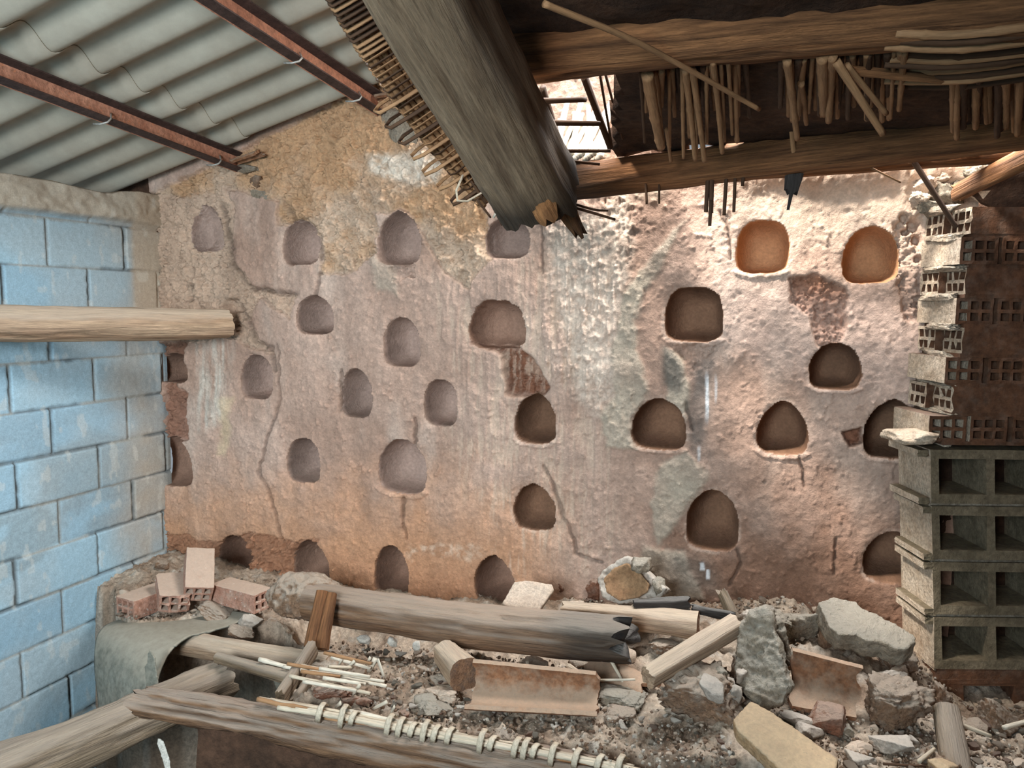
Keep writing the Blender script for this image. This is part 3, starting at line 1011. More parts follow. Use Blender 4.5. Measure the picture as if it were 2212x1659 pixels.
# open hole at left: keeps only the ledge by the walls
holep = sstep(-8, 8, poly_sd(fpx + 14 * rub, fpy + 10 * rub, [(-900, 1262), (238, 1272), (262, 1338), (300, 1350), (520, 1338), (600, 1360), (640, 1400), (648, 1450), (610, 1520), (600, 1700), (-900, 2400)]))
solidf = solidf * (1 - holep)
trough = sstep(-10, 10, poly_sd(fpx, fpy, [(655, 1320), (940, 1350), (1010, 1400), (900, 1415), (700, 1400), (640, 1380)]))
GZ = GZ - 0.05 * trough * solidf
GZ = GZ * solidf + (1 - solidf) * (-0.75)
fc = mixc(C((188, 170, 150)) + 0 * GX[..., None], C((152, 130, 110)), sstep(-0.4, 0.4, fb2(GX * 9, GY * 9, 4, 220)))
fc = mixc(fc, C((188, 178, 164)), 0.7 * sstep(0.15, 0.45, fb2(GX * 24, GY * 24, 4, 221)))
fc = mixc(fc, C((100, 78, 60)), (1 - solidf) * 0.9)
ni, nk = GX.shape
I, K = np.meshgrid(np.arange(ni - 1), np.arange(nk - 1), indexing='ij')
qf = np.stack([I * nk + K, (I + 1) * nk + K, (I + 1) * nk + K + 1, I * nk + K + 1], -1).reshape(-1, 4)
floor = meshobj('floor', np.stack([GX, GY, GZ], -1).reshape(-1, 3), qf, M['floor_earth'], None, True, fc.reshape(-1, 3))
floor['kind'] = 'structure'
lf = meshobj('lower_floor', [(-0.2, -6, -0.76), (4.6, -6, -0.76), (4.6, -2.55, -0.76), (-0.2, -2.55, -0.76)], [[0, 1, 2, 3]], M['mud_dark'], floor, False)
lf['label'] = 'bare earth floor of the storey below'

# mud wall carrying the loft front, under the front beam
bm = []
NQ, NZ = 220, 60
q0 = BJ0 + edge_dir * 0.14
LQ = (BJ1 - BJ0).length + 0.9
S_, Zq = np.meshgrid(np.linspace(0, LQ, NQ), np.linspace(-0.8, 0.27, NZ), indexing='ij')
nrm = Vector((edge_dir.y, -edge_dir.x, 0))
off = 0.02 * fb2(S_ * 4, Zq * 4, 4, 301) + 0.006 * fb2(S_ * 30, Zq * 30, 3, 302) - 0.01
VQ = np.stack([q0.x + edge_dir.x * S_ + nrm.x * off, q0.y + edge_dir.y * S_ + nrm.y * off, Zq], -1).reshape(-1, 3)
I, K = np.meshgrid(np.arange(NQ - 1), np.arange(NZ - 1), indexing='ij')
qq = np.stack([I * NZ + K, (I + 1) * NZ + K, (I + 1) * NZ + K + 1, I * NZ + K + 1], -1).reshape(-1, 4)
wall_below = meshobj('wall_below', VQ, qq, M['mud_red'], None, True)
wall_below['kind'] = 'structure'

# ================================================================== CEILING: corrugated fibre cement sheets on steel purlins
def corr(name, x0, x1, y0, y1, dz, parent=None, ph=0.0):
    nx, ny = 26, int((y1 - y0) / 0.0148)
    xs, ys = np.linspace(x0, x1, nx), np.linspace(y0, y1, ny)
    a, b = np.meshgrid(xs, ys, indexing='ij')
    w = 0.029 * np.cos((b + ph) / 0.19 * 2 * math.pi)
    zb = roof_z(a, b) + dz + w + 0.035
    V = np.concatenate([np.stack([a, b, zb], -1).reshape(-1, 3), np.stack([a, b, zb + 0.005], -1).reshape(-1, 3)])
    I, K = np.meshgrid(np.arange(nx - 1), np.arange(ny - 1), indexing='ij')
    q = np.stack([I * ny + K, I * ny + K + 1, (I + 1) * ny + K + 1, (I + 1) * ny + K], -1).reshape(-1, 4)
    n = nx * ny
    q2 = (q + n)[:, ::-1]
    F = q.tolist() + q2.tolist()
    for i in range(nx - 1):
        F.append([i * ny, (i + 1) * ny, n + (i + 1) * ny, n + i * ny])
        F.append([(i + 1) * ny + ny - 1, i * ny + ny - 1, n + i * ny + ny - 1, n + (i + 1) * ny + ny - 1])
    for k in range(ny - 1):
        F.append([k + 1, k, n + k, n + k + 1])
        m = (nx - 1) * ny
        F.append([m + k, m + k + 1, n + m + k + 1, n + m + k])
    return meshobj(name, V, np.array(F), M['fibre_cement'], parent, True)


ceiling = corr('ceiling', -0.95, 0.62, -4.6, 0.05, 0.0)
ceiling['kind'] = 'structure'
c2 = corr('ceiling_sheet', 0.50, 1.78, -4.6, 0.05, 0.0065, ceiling, 0.0)
c2['label'] = 'upper row of corrugated sheets lapping over the lower row'

# steel purlins: channels running out of the wall
def roofx(px, py):
    """point on the underside of the roof plane"""
    d = ray(px, py)
    # z = A.z + slope (x-A.x) - DY y
    a = d.z - slope * d.x + DY * d.y
    b = CAM.z - (A_roof.z + slope * (CAM.x - A_roof.x) - DY * CAM.y)
    return CAM + d * (-b / a)


def purlin(pe, xoff, label, hooks, y0):
    ew = PW(*pe)
    x0 = ew.x
    H, Wd, t = 0.075, 0.042, 0.005
    root = empty('steel_purlin', (x0, y0 / 2, roof_z(x0, y0 / 2) - 0.04), label, 'purlin')
    def bx(name, xa, xb, za, zb, mat):
        V = []
        ys = np.linspace(0.06, y0, 50)
        for y in ys:
            zz = roof_z(x0, y) - 0.002
            for (xx, z_) in ((xa, za), (xb, za), (xb, zb), (xa, zb)):
                V.append((x0 + xx + xoff * y, y, zz + z_ + slope * xx))
        F = []
        for i in range(len(ys) - 1):
            for k in range(4):
                F.append([i * 4 + k, i * 4 + (k + 1) % 4, (i + 1) * 4 + (k + 1) % 4, (i + 1) * 4 + k])
        F += [[3, 2, 1, 0], [len(V) - 4, len(V) - 3, len(V) - 2, len(V) - 1]]
        return meshobj(name, V, F, M[mat], root, False)
    bx('web', 0, t, -H, 0, 'rust_lit')  # web painted paler as lit, flanges darker as shaded
    bx('top_flange', t, Wd, -t, 0, 'rust_shaded')
    bx('bottom_flange', t, Wd, -H, -H + t, 'rust_shaded')
    for y in hooks:
        zz = roof_z(x0, y)
        xx = x0 + xoff * y
        pts = [(xx + 0.010, y + 0.05, zz - H * 0.5), (xx + Wd * .7, y + 0.03, zz - H * .72), (xx + Wd + 0.005, y + 0.008, zz - H - 0.002), (xx + Wd * 0.6, y - 0.006, zz - H - 0.014), (xx - 0.014, y - 0.010, zz - H - 0.012)]
        reed('hook_bolt', pts, 0.0036, 'galvanised', root, nodes=False, seg=6, r1=0.0036)
    return root


purlin((508, 385), 0.0, 'rusty steel channel purlin nearer the grey block wall', (-0.16, -0.75, -1.45, -2.1), -4.5)
purlin((816, 262), 0.0, 'rusty steel channel purlin beside the reed mat', (-0.22, -0.62, -1.3), -4.5)

# ================================================================== OVERHEAD: round beams, rafter, reed mat, broken reeds
rnd = random.Random(7)
# heavy rafter, broken end with a long splinter
rafA, rafB = P(822, -200, 1.10), P(1168, 430, 1.90)
rafA = rafA + (rafA - rafB).normalized() * 0.7
raft = log('broken_rafter', rafA, rafB, 0.068, 0.098, 'wood_grey', None, 52, 0.012, 0.004, 0.0, 3.4, 1.0, [(-2.55, .012), (3.0, .005), (2.3, .008)], (0, .07), ((rafB - rafA).length - .22, (rafB - rafA).length - .04),
           'heavy squared grey rafter slanting down, its lower end charred and split', 'beam', None, (None, None), 0.12)
sp = [P(1168, 330, 1.86), P(1205, 395, 1.90), P(1236, 455, 1.93), P(1262, 512, 1.95)]
o = log('splinter', P(1150, 300, 1.80), P(1258, 512, 1.93), 0.050, 0.020, 'wood_dark', raft, 16, 0.01, 0.006, -0.008, 2.6, 0.7, None, (0, .04), (0.18, 0.30), knots=0.9)
o['label'] = 'long tapering splinter, charred at the tip'
raw = [P(1085, 440, 1.83), P(1150, 390, 1.80), P(1195, 395, 1.81), P(1225, 440, 1.86)]
o = log('torn_end', P(1140, 372, 1.70), P(1196, 462, 1.80), 0.034, 0.052, 'wood_raw', raft, 20, 0.01, 0.014, 0, 2.6, 0.8, [(0.4, .01), (1.6, .012), (2.6, .01)], (0, .06), None, knots=1.2)
o['label'] = 'torn orange fresh wood at the break'
# nailed batten strip on the right side of the rafter
reed('edge_strip', [P(1128, 180, 1.56), P(1180, 290, 1.72), P(1238, 420, 1.86)], 0.010, 'charcoal', raft, nodes=False, flat=0.5)

# big beam across the top right
log('ceiling_beam', P(1075, 118, 1.72), P(2420, -5, 1.42), 0.070, 0.068, 'wood_dark', None, 32, 0.014, 0.006, 0.01, 2.5, 1.0, [(2.2, .010), (2.9, .008), (1.5, .008)], (0, 0), None,
    'thick brown timber running across the top right corner', 'beam', None, None, 0.6)
# round beam along the roof gap
log('ceiling_beam', P(1236, 392, 2.68), P(2330, 262, 2.12), 0.062, 0.060, 'wood_dark', None, 32, 0.014, 0.005, 0.0, 2.0, 1.0, [(2.3, .009), (3.0, .006)], (0.02, 0), (0.25, 0.0),
    'long round beam above the bright roof gap, straw and broken reeds caught on it', 'beam', None, None, 0.5)
log('ceiling_beam', P(1560, 372, 2.62), P(2330, 318, 2.30), 0.034, 0.036, 'wood_dark', None, 24, 0.014, 0.004, 0.0, 2.0, 1.0, None, (0.02, 0), None,
    'thinner brown pole tucked behind the long round beam', 'pole', None, None, 0.5)
log('slanting_board', P(2062, 418, 2.50), P(2330, 285, 2.10), 0.030, 0.034, 'wood_dark', None, 18, 0.014, 0.003, 0.0, 4.5, 0.55, None, (0.03, 0), None,
    'squared board slanting up to the right from the pier top', 'board', None, None, 0.2)

# reed covered mud roof over the right half (dark from below)
ridge0, ridge1 = P(1300, 322, 2.62), P(2330, 200, 2.12)


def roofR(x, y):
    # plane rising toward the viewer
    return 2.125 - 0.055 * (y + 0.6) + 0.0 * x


UX = np.arange(1.20, 4.35, 0.03)
UY = np.arange(-4.0, -0.24, 0.03)
GX2, GY2 = np.meshgrid(UX, UY, indexing='ij')
wz = roofR(GX2, GY2) + 0.02 * fb2(GX2 * 6, GY2 * 6, 4, 401) + 0.01 * fb2(GX2 * 20, GY2 * 20, 3, 402)
ppx, ppy = proj(np.stack([GX2.ravel(), GY2.ravel(), wz.ravel()], 1))
ppx, ppy = ppx.reshape(GX2.shape), ppy.reshape(GX2.shape)
# covered: right of the gap; straight line in plan from the rafter to the round beam
ye = -0.36 - 0.06 * sstep(2.5, 2.9, GX2) - 0.02 * fb2(GX2 * 9, GX2 * 0, 3, 405)
wob = 18 * fb2(GX2 * 9, GY2 * 9, 3, 404)
far = (np.stack([GX2, GY2, wz], -1) - np.array(CAM)) @ np.array(FWD)
rafm = poly_sd(ppx, ppy, [(850, -400), (830, 0), (1000, 260), (1130, 430), (1190, 400), (1060, 60), (1000, -400)]) > 0
m = (rafm | (ppx + wob > 1312) | ((ppy < 95) & (ppx + wob > 985)) | (far < 0.5) & (GX2 > 2.2)) & (GY2 < ye) & ~((far < 0.5) & (GX2 <= 2.2))
ni, nk = GX2.shape
I, K = np.meshgrid(np.arange(ni - 1), np.arange(nk - 1), indexing='ij')
q = np.stack([I * nk + K, I * nk + K + 1, (I + 1) * nk + K + 1, (I + 1) * nk + K], -1).reshape(-1, 4)
q = q[m.reshape(-1)[q].all(1)]
V = np.stack([GX2, GY2, wz], -1).reshape(-1, 3)
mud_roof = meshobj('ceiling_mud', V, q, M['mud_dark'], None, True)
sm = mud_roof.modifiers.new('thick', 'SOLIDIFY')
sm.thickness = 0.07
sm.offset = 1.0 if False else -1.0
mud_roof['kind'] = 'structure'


def on_roof(px, py, drop=0.02):
    d = ray(px, py)
    # z = c + .02(x-2.3) - .30(y+.55)
    a = d.z + 0.055 * d.y
    b = CAM.z - (2.125 - 0.055 * (CAM.y + 0.6) - drop)
    return CAM + d * (-b / a)


RL = {'a': ('broken reed hanging in the clump just right of the roof hole', 'broken reeds right of the roof hole'),
      'b': ('broken reed hanging in the middle clump under the mud roof', 'broken reeds in the middle of the mud roof'),
      'c': ('broken reed hanging in the dark clump at the right edge', 'broken reeds at the right edge of the mud roof')}


def hang(px0, py0, px1, py1, r, key, mat='cane_brown', drop=0.03, dd=0.0):
    a = on_roof(px0, py0, drop)
    t = depth(a)
    # hanging tip: stays between the two beams
    b = P(px1, py1, min(t + 0.16 + 0.0012 * (py1 - py0), 2.42) + dd)
    mid = (a + b) / 2 + Vector((0, 0, rnd.uniform(-0.004, 0.012)))
    reed('broken_reed', [a, mid, b], r, mat, None, 8, RL[key][0], 'reed', RL[key][1], r1=r * 0.8)


for k in range(24):
    x = 1385 + k * 9.6 + rnd.uniform(-4, 4)
    y1 = rnd.uniform(225, 300) if k % 3 else rnd.uniform(300, 350)
    hang(x, 158 - k * 1.2, x + rnd.uniform(-4, 16), y1, rnd.uniform(.0045, .0075), 'a', rnd.choice(['cane_brown', 'cane_brown', 'cane_dark']), rnd.uniform(.015, .05))
for (x0, y0, x1, y1, r) in ((1398, 160, 1428, 318, .014), (1480, 150, 1502, 345, .008), (1496, 150, 1522, 348, .008), (1540, 130, 1560, 330, .007), (1440, 280, 1449, 348, .006)):
    hang(x0, y0, x1, y1, r, 'a', 'cane_brown', .055)
for k in range(30):
    x = 1690 + k * 9.0 + rnd.uniform(-3, 3)
    y1 = rnd.uniform(195, 262)
    hang(x, 128 - k * 0.6, x + rnd.uniform(-12, 6), y1, rnd.uniform(.005, .009), 'b', rnd.choice(['cane_brown', 'cane_brown', 'cane_dark']), rnd.uniform(.015, .05))
for (x0, y0, x1, y1, r) in ((1776, 124, 1780, 245, .012), (1798, 122, 1790, 262, .010), (1700, 130, 1722, 300, .009), (1730, 180, 1742, 268, .007)):
    hang(x0, y0, x1, y1, r, 'b', 'cane_brown', .055)
for k in range(16):
    x = 2060 + k * 9.6 + rnd.uniform(-3, 3)
    hang(x, 170, x + rnd.uniform(-6, 6), rnd.uniform(250, 300), rnd.uniform(.006, .010), 'c', rnd.choice(['cane_brown', 'cane_dark']), rnd.uniform(.015, .05))
# long reeds running with the beams at the right
for k, (y0, y1) in enumerate(((70, 62), (84, 78), (98, 96), (112, 112), (124, 118), (136, 130), (150, 134), (160, 150), (172, 158), (182, 172))):
    xs_ = 1935 - 12 * (k % 3)
    pts = [on_roof(xs_, y0 + 2, .04 + .006 * (k % 3)), on_roof(2080, (y0 + y1) / 2 + 8, .05 + .006 * (k % 3)), on_roof(2330, y1 - 20, .04)]
    reed('roof_reed', pts, .0085, ['cane_brown', 'cane_dark'][k % 2], None, 8, ('uppermost', 'second', 'third', 'fourth', 'fifth', 'sixth', 'seventh', 'eighth', 'ninth', 'lowest')[k] + ' from the top of the long reeds crossing at the top right', 'reed', 'crosswise reeds in the mud roof', r1=.0085)
log('roof_batten', on_roof(1830, 152, .06), on_roof(2040, 172, .06), .012, .010, 'wood_dark', None, 12, .012, .002, 0, 4, .4, None, (.02, .02), None,
    'reddish flat batten under the mud roof between two reed clumps', 'batten')
for k, (a, b, lab) in enumerate((((1806, 132), (1908, 290), 'light stick slanting down in front of the middle reeds'), ((1828, 140), (1915, 246), 'shorter stick slanting beside the light one'))):
    p = on_roof(*a, .06)
    reed('loose_stick', [p, P(b[0], b[1], depth(p) + .12)], .009 if k == 0 else .007, 'cane_brown', None, 8, lab, 'stick', nodes=False)

# loose sticks crossing the gap and the beams
def stick(p, q_, r, mat, lab, nodes=False, mid=None, flat=1.0, name='loose_stick'):
    pts = [p, q_] if mid is None else [p, mid, q_]
    return reed(name, pts, r, mat, None, 8, lab, 'stick', nodes=nodes, flat=flat)


stick(P(1175, 8, 1.34), P(1640, 236, 1.78), .0065, 'cane_brown', 'long thin stick slanting in front of the thick top timber', mid=P(1390, 98, 1.50))
stick(P(1972, 346, 2.36), P(2066, 492, 2.30), .0085, 'cane_dark', 'dark stick leaning from the round beam onto the brick pier')
stick(P(1856, 350, 2.36), P(1945, 394, 2.40), .0035, 'cane_brown', 'thin twig below the round beam left of the dark leaning stick')
stick(P(1900, 342, 2.34), P(1975, 352, 2.36), .0045, 'cane_brown', 'short pale twig caught under the round beam')
for (a, b, r, lab) in (((1148, 219), (1266, 215), .0085, 'topmost dark rod crossing the roof hole'), ((1172, 265), (1296, 267), .0085, 'second dark rod crossing the roof hole'),
                       ((1196, 326), (1318, 326), .0055, 'third thinner rod low across the roof hole'), ((1206, 345), (1295, 355), .0045, 'lowest thin rod crossing the roof hole')):
    stick(P(*a, 2.10), P(*b, 2.14), r, 'cane_dark', lab)
for (a, b, r, lab) in (((1262, 165), (1318, 318), .015, 'thick brown reed standing at the right side of the roof hole'), ((1296, 160), (1322, 318), .006, 'slim reed beside the thick one at the roof hole'),
                       ((1308, 160), (1345, 300), .006, 'slim reed furthest right at the roof hole'), ((1172, 190), (1222, 352), .014, 'grey split lath at the left side of the roof hole')):
    stick(P(*a, 2.16), P(*b, 2.40), r, 'cane_dark', lab, flat=0.7)
stick(P(1226, 436, 1.90), P(1312, 455, 2.0), .0035, 'cane_dark', 'upper twig poking out right of the rafter splinter', mid=P(1280, 452, 1.95))
stick(P(1234, 446, 1.90), P(1328, 474, 2.0), .0040, 'cane_dark', 'lower twig poking out right of the rafter splinter')
# broken reed stubs silhouetted under the round beam
for k, (x0, y0, x1, y1, r) in enumerate(((1395, 400, 1397, 441, .0045), (1424, 400, 1424, 440, .0038), (1530, 380, 1525, 458, .0075), (1538, 380, 1536, 460, .008), (1536, 440, 1533, 488, .006), (1570, 372, 1564, 465, .0065), (1589, 372, 1585, 458, .0055), (1606, 385, 1604, 402, .006))):
    bd_ = 2.63 - (x0 - 1236) * .000512
    reed('broken_reed', [P(x0, y0 - 8, bd_), P(x1, y1, bd_ + .01)], r, 'cane_dark', None, 8, ('leftmost', 'second', 'third', 'fourth', 'fifth', 'sixth', 'seventh', 'eighth')[k] + ' from the left of the dark reed stubs hanging below the round beam', 'reed', 'reed stubs below the round beam', nodes=False, r1=r * .9)
log('hanging_splinter', P(1722, 330, 2.40), P(1706, 424, 2.42), .034, .024, 'charcoal', None, 16, .006, .004, 0, 3, .35, None, (0, .03), None,
    'dark ragged splint of wood hanging below the round beam', 'splinter')
o = log('hanging_splinter', P(1703, 212, 2.26), P(1716, 335, 2.36), .010, .012, 'cane_brown', None, 12, .006, .003, 0, 3, .6, None, (0, .02), None,
        'pale splint hanging from the middle reeds down to the dark ragged splint', 'splinter')
o = log('hanging_splinter', P(1712, 405, 2.41), P(1702, 455, 2.42), .008, .006, 'charcoal', None, 10, .006, .002, 0, 3, .5, None, (0, .01), None,
        'narrow dark splint at the tip of the ragged splint', 'splinter')
# straw tufts between the two round poles at right
for k in range(16):
    x = 1965 + k * 5 + (60 if k > 9 else 0)
    reed('straw_stub', [P(x, 318 + rnd.uniform(-2, 4) - k, 2.33), P(x - 16 + rnd.uniform(-3, 3), 338 + rnd.uniform(-4, 6) - k, 2.40)], .0035, 'cane', None, 6,
         'pale straw stub sticking out below the round beam near the pier', 'straw', 'straw stubs near the pier', nodes=False)

# reed mat edge hanging left of the rafter: canes bundled with split-cane bindings
def mat_pt(f, side, rise=0.0):
    """f along the mat 0..1, side -1..1 across"""
    xl = 700 + 260 * f + 90 * f * f
    yl = -20 + 480 * f
    x = xl + (0.5 + side * 0.5) * (80 - 16 * f)
    y = yl - (0.5 + side * 0.5) * 40
    return P(x, y, 1.50 + 0.62 * f - rise)


mroot = empty('reed_mat', mat_pt(0.5, 0), 'brown woven reed mat edge hanging along the left side of the rafter', 'mat')
V, F = [], []
NM, NS = 420, 14
for i in range(NM + 1):
    f = -0.35 + 1.31 * i / NM
    for j in range(NS + 1):
        s = -1.05 + 2.2 * j / NS
        w_ = 0.006 * math.sin(f * 260 + 0.6 * math.sin(s * 3)) + 0.004 * float(vn2(np.array(f * 70.0), np.array(s * 2.0), 77))
        e_ = 0.12 * float(vn2(np.array(f * 60.0), np.array(j * 1.0), 78)) if j in (0, NS) else 0
        V.append(tuple(mat_pt(f, s + e_, -0.012 + w_)))
for i in range(NM):
    for j in range(NS):
        q_ = i * (NS + 1) + j
        F.append([q_, q_ + 1, q_ + NS + 2, q_ + NS + 1])
wv = meshobj('woven_strip', V, F, M['cane_brown'], mroot, True)
sm_ = wv.modifiers.new('t', 'SOLIDIFY')
sm_.thickness = .008
for k in range(7):
    s = -0.85 + k * 0.3
    pts = [mat_pt(f, s + 0.06 * math.sin(7 * f + k), 0.008 * (k % 2)) for f in (-.35, 0.0, .2, .4, .6, .8, 0.93 + 0.05 * rnd.random())]
    reed('cane', pts, .0095 - .0004 * k, 'cane_brown', mroot, 8)
for k in range(-14, 42):
    f = 0.01 + k * 0.0232 + rnd.uniform(-.003, .003)
    loop = 1.12 + (0.75 if f > 0.45 and k % 3 == 0 else 0.0) + rnd.uniform(0, .12)
    if k in (40, 41):
        loop = 2.3
    a, b = mat_pt(f, 1.1, .02), mat_pt(f + .004, 0, .030)
    if f < .45 or k % 3:
        loop = 1.0
    c = mat_pt(f + .010, -loop, .012)
    d = mat_pt(f - .012, -loop - .08, -.012)
    e = mat_pt(f - .022, -.9, -.02)
    reed('binding', [a, b, c, d, e], .0055, rnd.choice(['cane_brown', 'cane_brown', 'cane_dark', 'cane_brown', 'wood_dark']) if False else rnd.choice(['cane_brown', 'cane_dark']), mroot, 6, nodes=False, flat=0.35, r1=.0045)
for k, (a, b) in enumerate((((1040, 395), (1086, 486)), ((1052, 400), (1074, 452)), ((1010, 380), (1050, 440)), ((1030, 430), (1060, 470)))):
    reed('loose_end', [P(*a, 2.02), P(*b, 2.06)], .006 - .0008 * k, 'cane_dark', mroot, 6, nodes=False)
reed('loose_end', [P(1000, 378, 2.0), P(984, 420, 2.0), P(1000, 438, 2.0), P(1048, 412, 2.02)], .0035, 'cane', mroot, 6, nodes=False)
# white feathers of split reed behind the rafter end
for k in range(5):
    reed('reed_splinter', [P(1092 + k * 5, 425 + k * 3, 1.93), P(1066 + k * 9, 470 - (k % 3) * 9, 1.97)], .0035, 'cane_white', None, 6,
         'white split of reed dangling behind the rafter end', 'reed', 'white reed splits behind the rafter end', nodes=False)

# cane ends seen through the roof hole, sunlight put into their white colour
for k in range(18):
    x0 = 1190 + k * 6.2
    yy = 345 - (k % 4) * 4
    tilt = (38, 62, 20, 48, -6)[k % 5]
    a, b = P(x0, yy, 2.62), P(x0 + tilt, 212 + (k * 37 % 50), 2.80)
    reed('sunlit_cane', [a, b], .011 - .0006 * (k % 4), 'cane_white', None, 8, 'sunlit white cane in the pile seen through the roof hole', 'cane', 'sunlit canes in the roof hole')

# clay tile and wedge bricks at the eaves on the back wall
def tile(name, p0, p1, r0, r1, up, label=None, arc=150, th=0.013, mat='tile', cat='roof tile', group=None, seed=None, jag=0.02, parent=None):
    """half round clay roof tile; local Z runs along it, the crown points along up"""
    SEED[0] += 1
    sd = seed or SEED[0]
    mw, L = axis_frame(p0, p1, up)
    nl, na = int(L / 0.008) + 2, 40
    zz, aa = np.linspace(0, L, nl), np.radians(np.linspace(-arc / 2, arc / 2, na))
    Z, A = np.meshgrid(zz, aa, indexing='ij')
    j0 = jag * (fb2(A * 2.2, A * 0, 3, sd) + 0.5)
    j1 = jag * (fb2(A * 2.2, A * 0 + 5, 3, sd) + 0.5)
    Zj = j0 + Z / L * (L - j0 - j1)
    R = r0 + (r1 - r0) * Z / L
    n = 0.0018 * fb2(Z * 30, A * 4, 4, sd + 1)
    V = []
    for s in (0, 1):
        rr = R + n - (th if s else 0)
        V.append(np.stack([rr * np.cos(A) - R * 0.6, rr * np.sin(A), Zj], -1).reshape(-1, 3))
    V = np.concatenate(V)
    n_ = nl * na
    F = []
    for i in range(nl - 1):
        for j in range(na - 1):
            a = i * na + j
            F.append([a, a + 1, a + na + 1, a + na])
            F.append([n_ + a + na, n_ + a + na + 1, n_ + a + 1, n_ + a])
    for i in range(nl - 1):
        a = i * na
        F.append([a + na, a, n_ + a, n_ + a + na][::1])
        b = i * na + na - 1
        F.append([b, b + na, n_ + b + na, n_ + b])
    for j in range(na - 1):
        F.append([j + 1, j, n_ + j, n_ + j + 1][::-1][::-1])
        b = (nl - 1) * na + j
        F.append([b, b + 1, n_ + b + 1, n_ + b])
    o = meshobj(name, V, np.array(F), M[mat], parent, True, None, mw)
    es = o.modifiers.new('e', 'EDGE_SPLIT')
    es.split_angle = math.radians(50)
    if label:
        setp(o, label, cat, group)
    return o


tile('roof_tile', PW(500, 352, -0.05), PW(566, 330, -0.05), .035, .04, (0, 0, 1), 'small orange tile piece wedged under the corrugated roof beside the nearer purlin', 120)
tile('roof_tile', PW(806, 212, -0.04), PW(860, 204, -0.04), .035, .04, (0, 0, 1), 'small orange tile piece wedged at the eaves by the reed mat', 120)
for k, (x0, x1, y0, y1, lab) in enumerate(((505, 565, 352, 378, 'flat grey stone under the tile piece at the eaves'), (535, 570, 378, 410, 'flat ochre stone set in the wall top below the grey one'), (540, 600, 412, 445, 'grey stone flush in the wall above the square plaster patch'))):
    c = PW((x0 + x1) / 2, (y0 + y1) / 2, 0.025)
    rock('wall_stone', c, ((x1 - x0) * .0020, .06, (y1 - y0) * .0020), (0, 0.15, 0), ['clod_grey', 'clod', 'clod_grey'][k], lab, 'stone', boxy=.9, rough=.6)
rock('mortar_patch', PW(862, 272, 0.01), (.22, .05, .16), (0, .3, 0), 'mortar', 'smooth grey mortar patch where the purlin enters the wall', 'mortar patch', boxy=.2, rough=.6)

# ================================================================== LEFT HORIZONTAL LOG
log('wall_log', P(492, 700, 3.62) + (P(-70, 699, 2.84) - P(492, 700, 3.62)) * 1.9, P(492, 700, 3.62), .076, .068, 'wood_pale', None, 40, .012, .004, 0, 2.0, 1.0, [(2.15, .014), (1.5, .004)], (0, .012), None,
    'pale debarked log fixed level across the grey block wall', 'log', None, (None, None), 0.4)

# ================================================================== RIGHT WALL: hollow bricks over hollow concrete blocks
YAW20 = Vector((math.cos(_yaw), math.sin(_yaw), 0))
VD = Vector((-math.sin(_yaw), math.cos(_yaw), 0))
pb = P(2010, 962, 2.48)
ORG = Vector((pb.x, pb.y, 0))
ZB = pb.z                     # top of the block work
ub = (P(2064, 500, 2.48) - pb).dot(YAW20) + 0.022


def wloc(u, v, z):
    sh = max(0.0, (ZB - z)) * 0.085 if z < ZB else 0.0
    return ORG + YAW20 * (u + sh) + VD * v + Vector((0, 0, z))


def collect(parts):
    V, F = [], []
    for v, f in parts:
        n = len(V)
        V += v
        F += [[q + n for q in ff] for ff in f]
    return V, F


wall_right = empty('wall_right', tuple(wloc(0.4, 0.1, 0.3)), None, None)
wall_right['kind'] = 'structure'


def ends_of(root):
    """broken mortar-smeared pier end: paint its outer faces paler, as lit"""
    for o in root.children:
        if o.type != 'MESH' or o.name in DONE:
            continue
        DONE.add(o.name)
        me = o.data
        me.materials.append(M['mortar_end_lit'])
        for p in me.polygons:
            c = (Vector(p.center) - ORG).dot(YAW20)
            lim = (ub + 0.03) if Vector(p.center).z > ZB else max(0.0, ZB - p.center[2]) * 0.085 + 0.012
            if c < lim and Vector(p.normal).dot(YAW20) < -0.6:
                p.material_index = len(me.materials) - 1


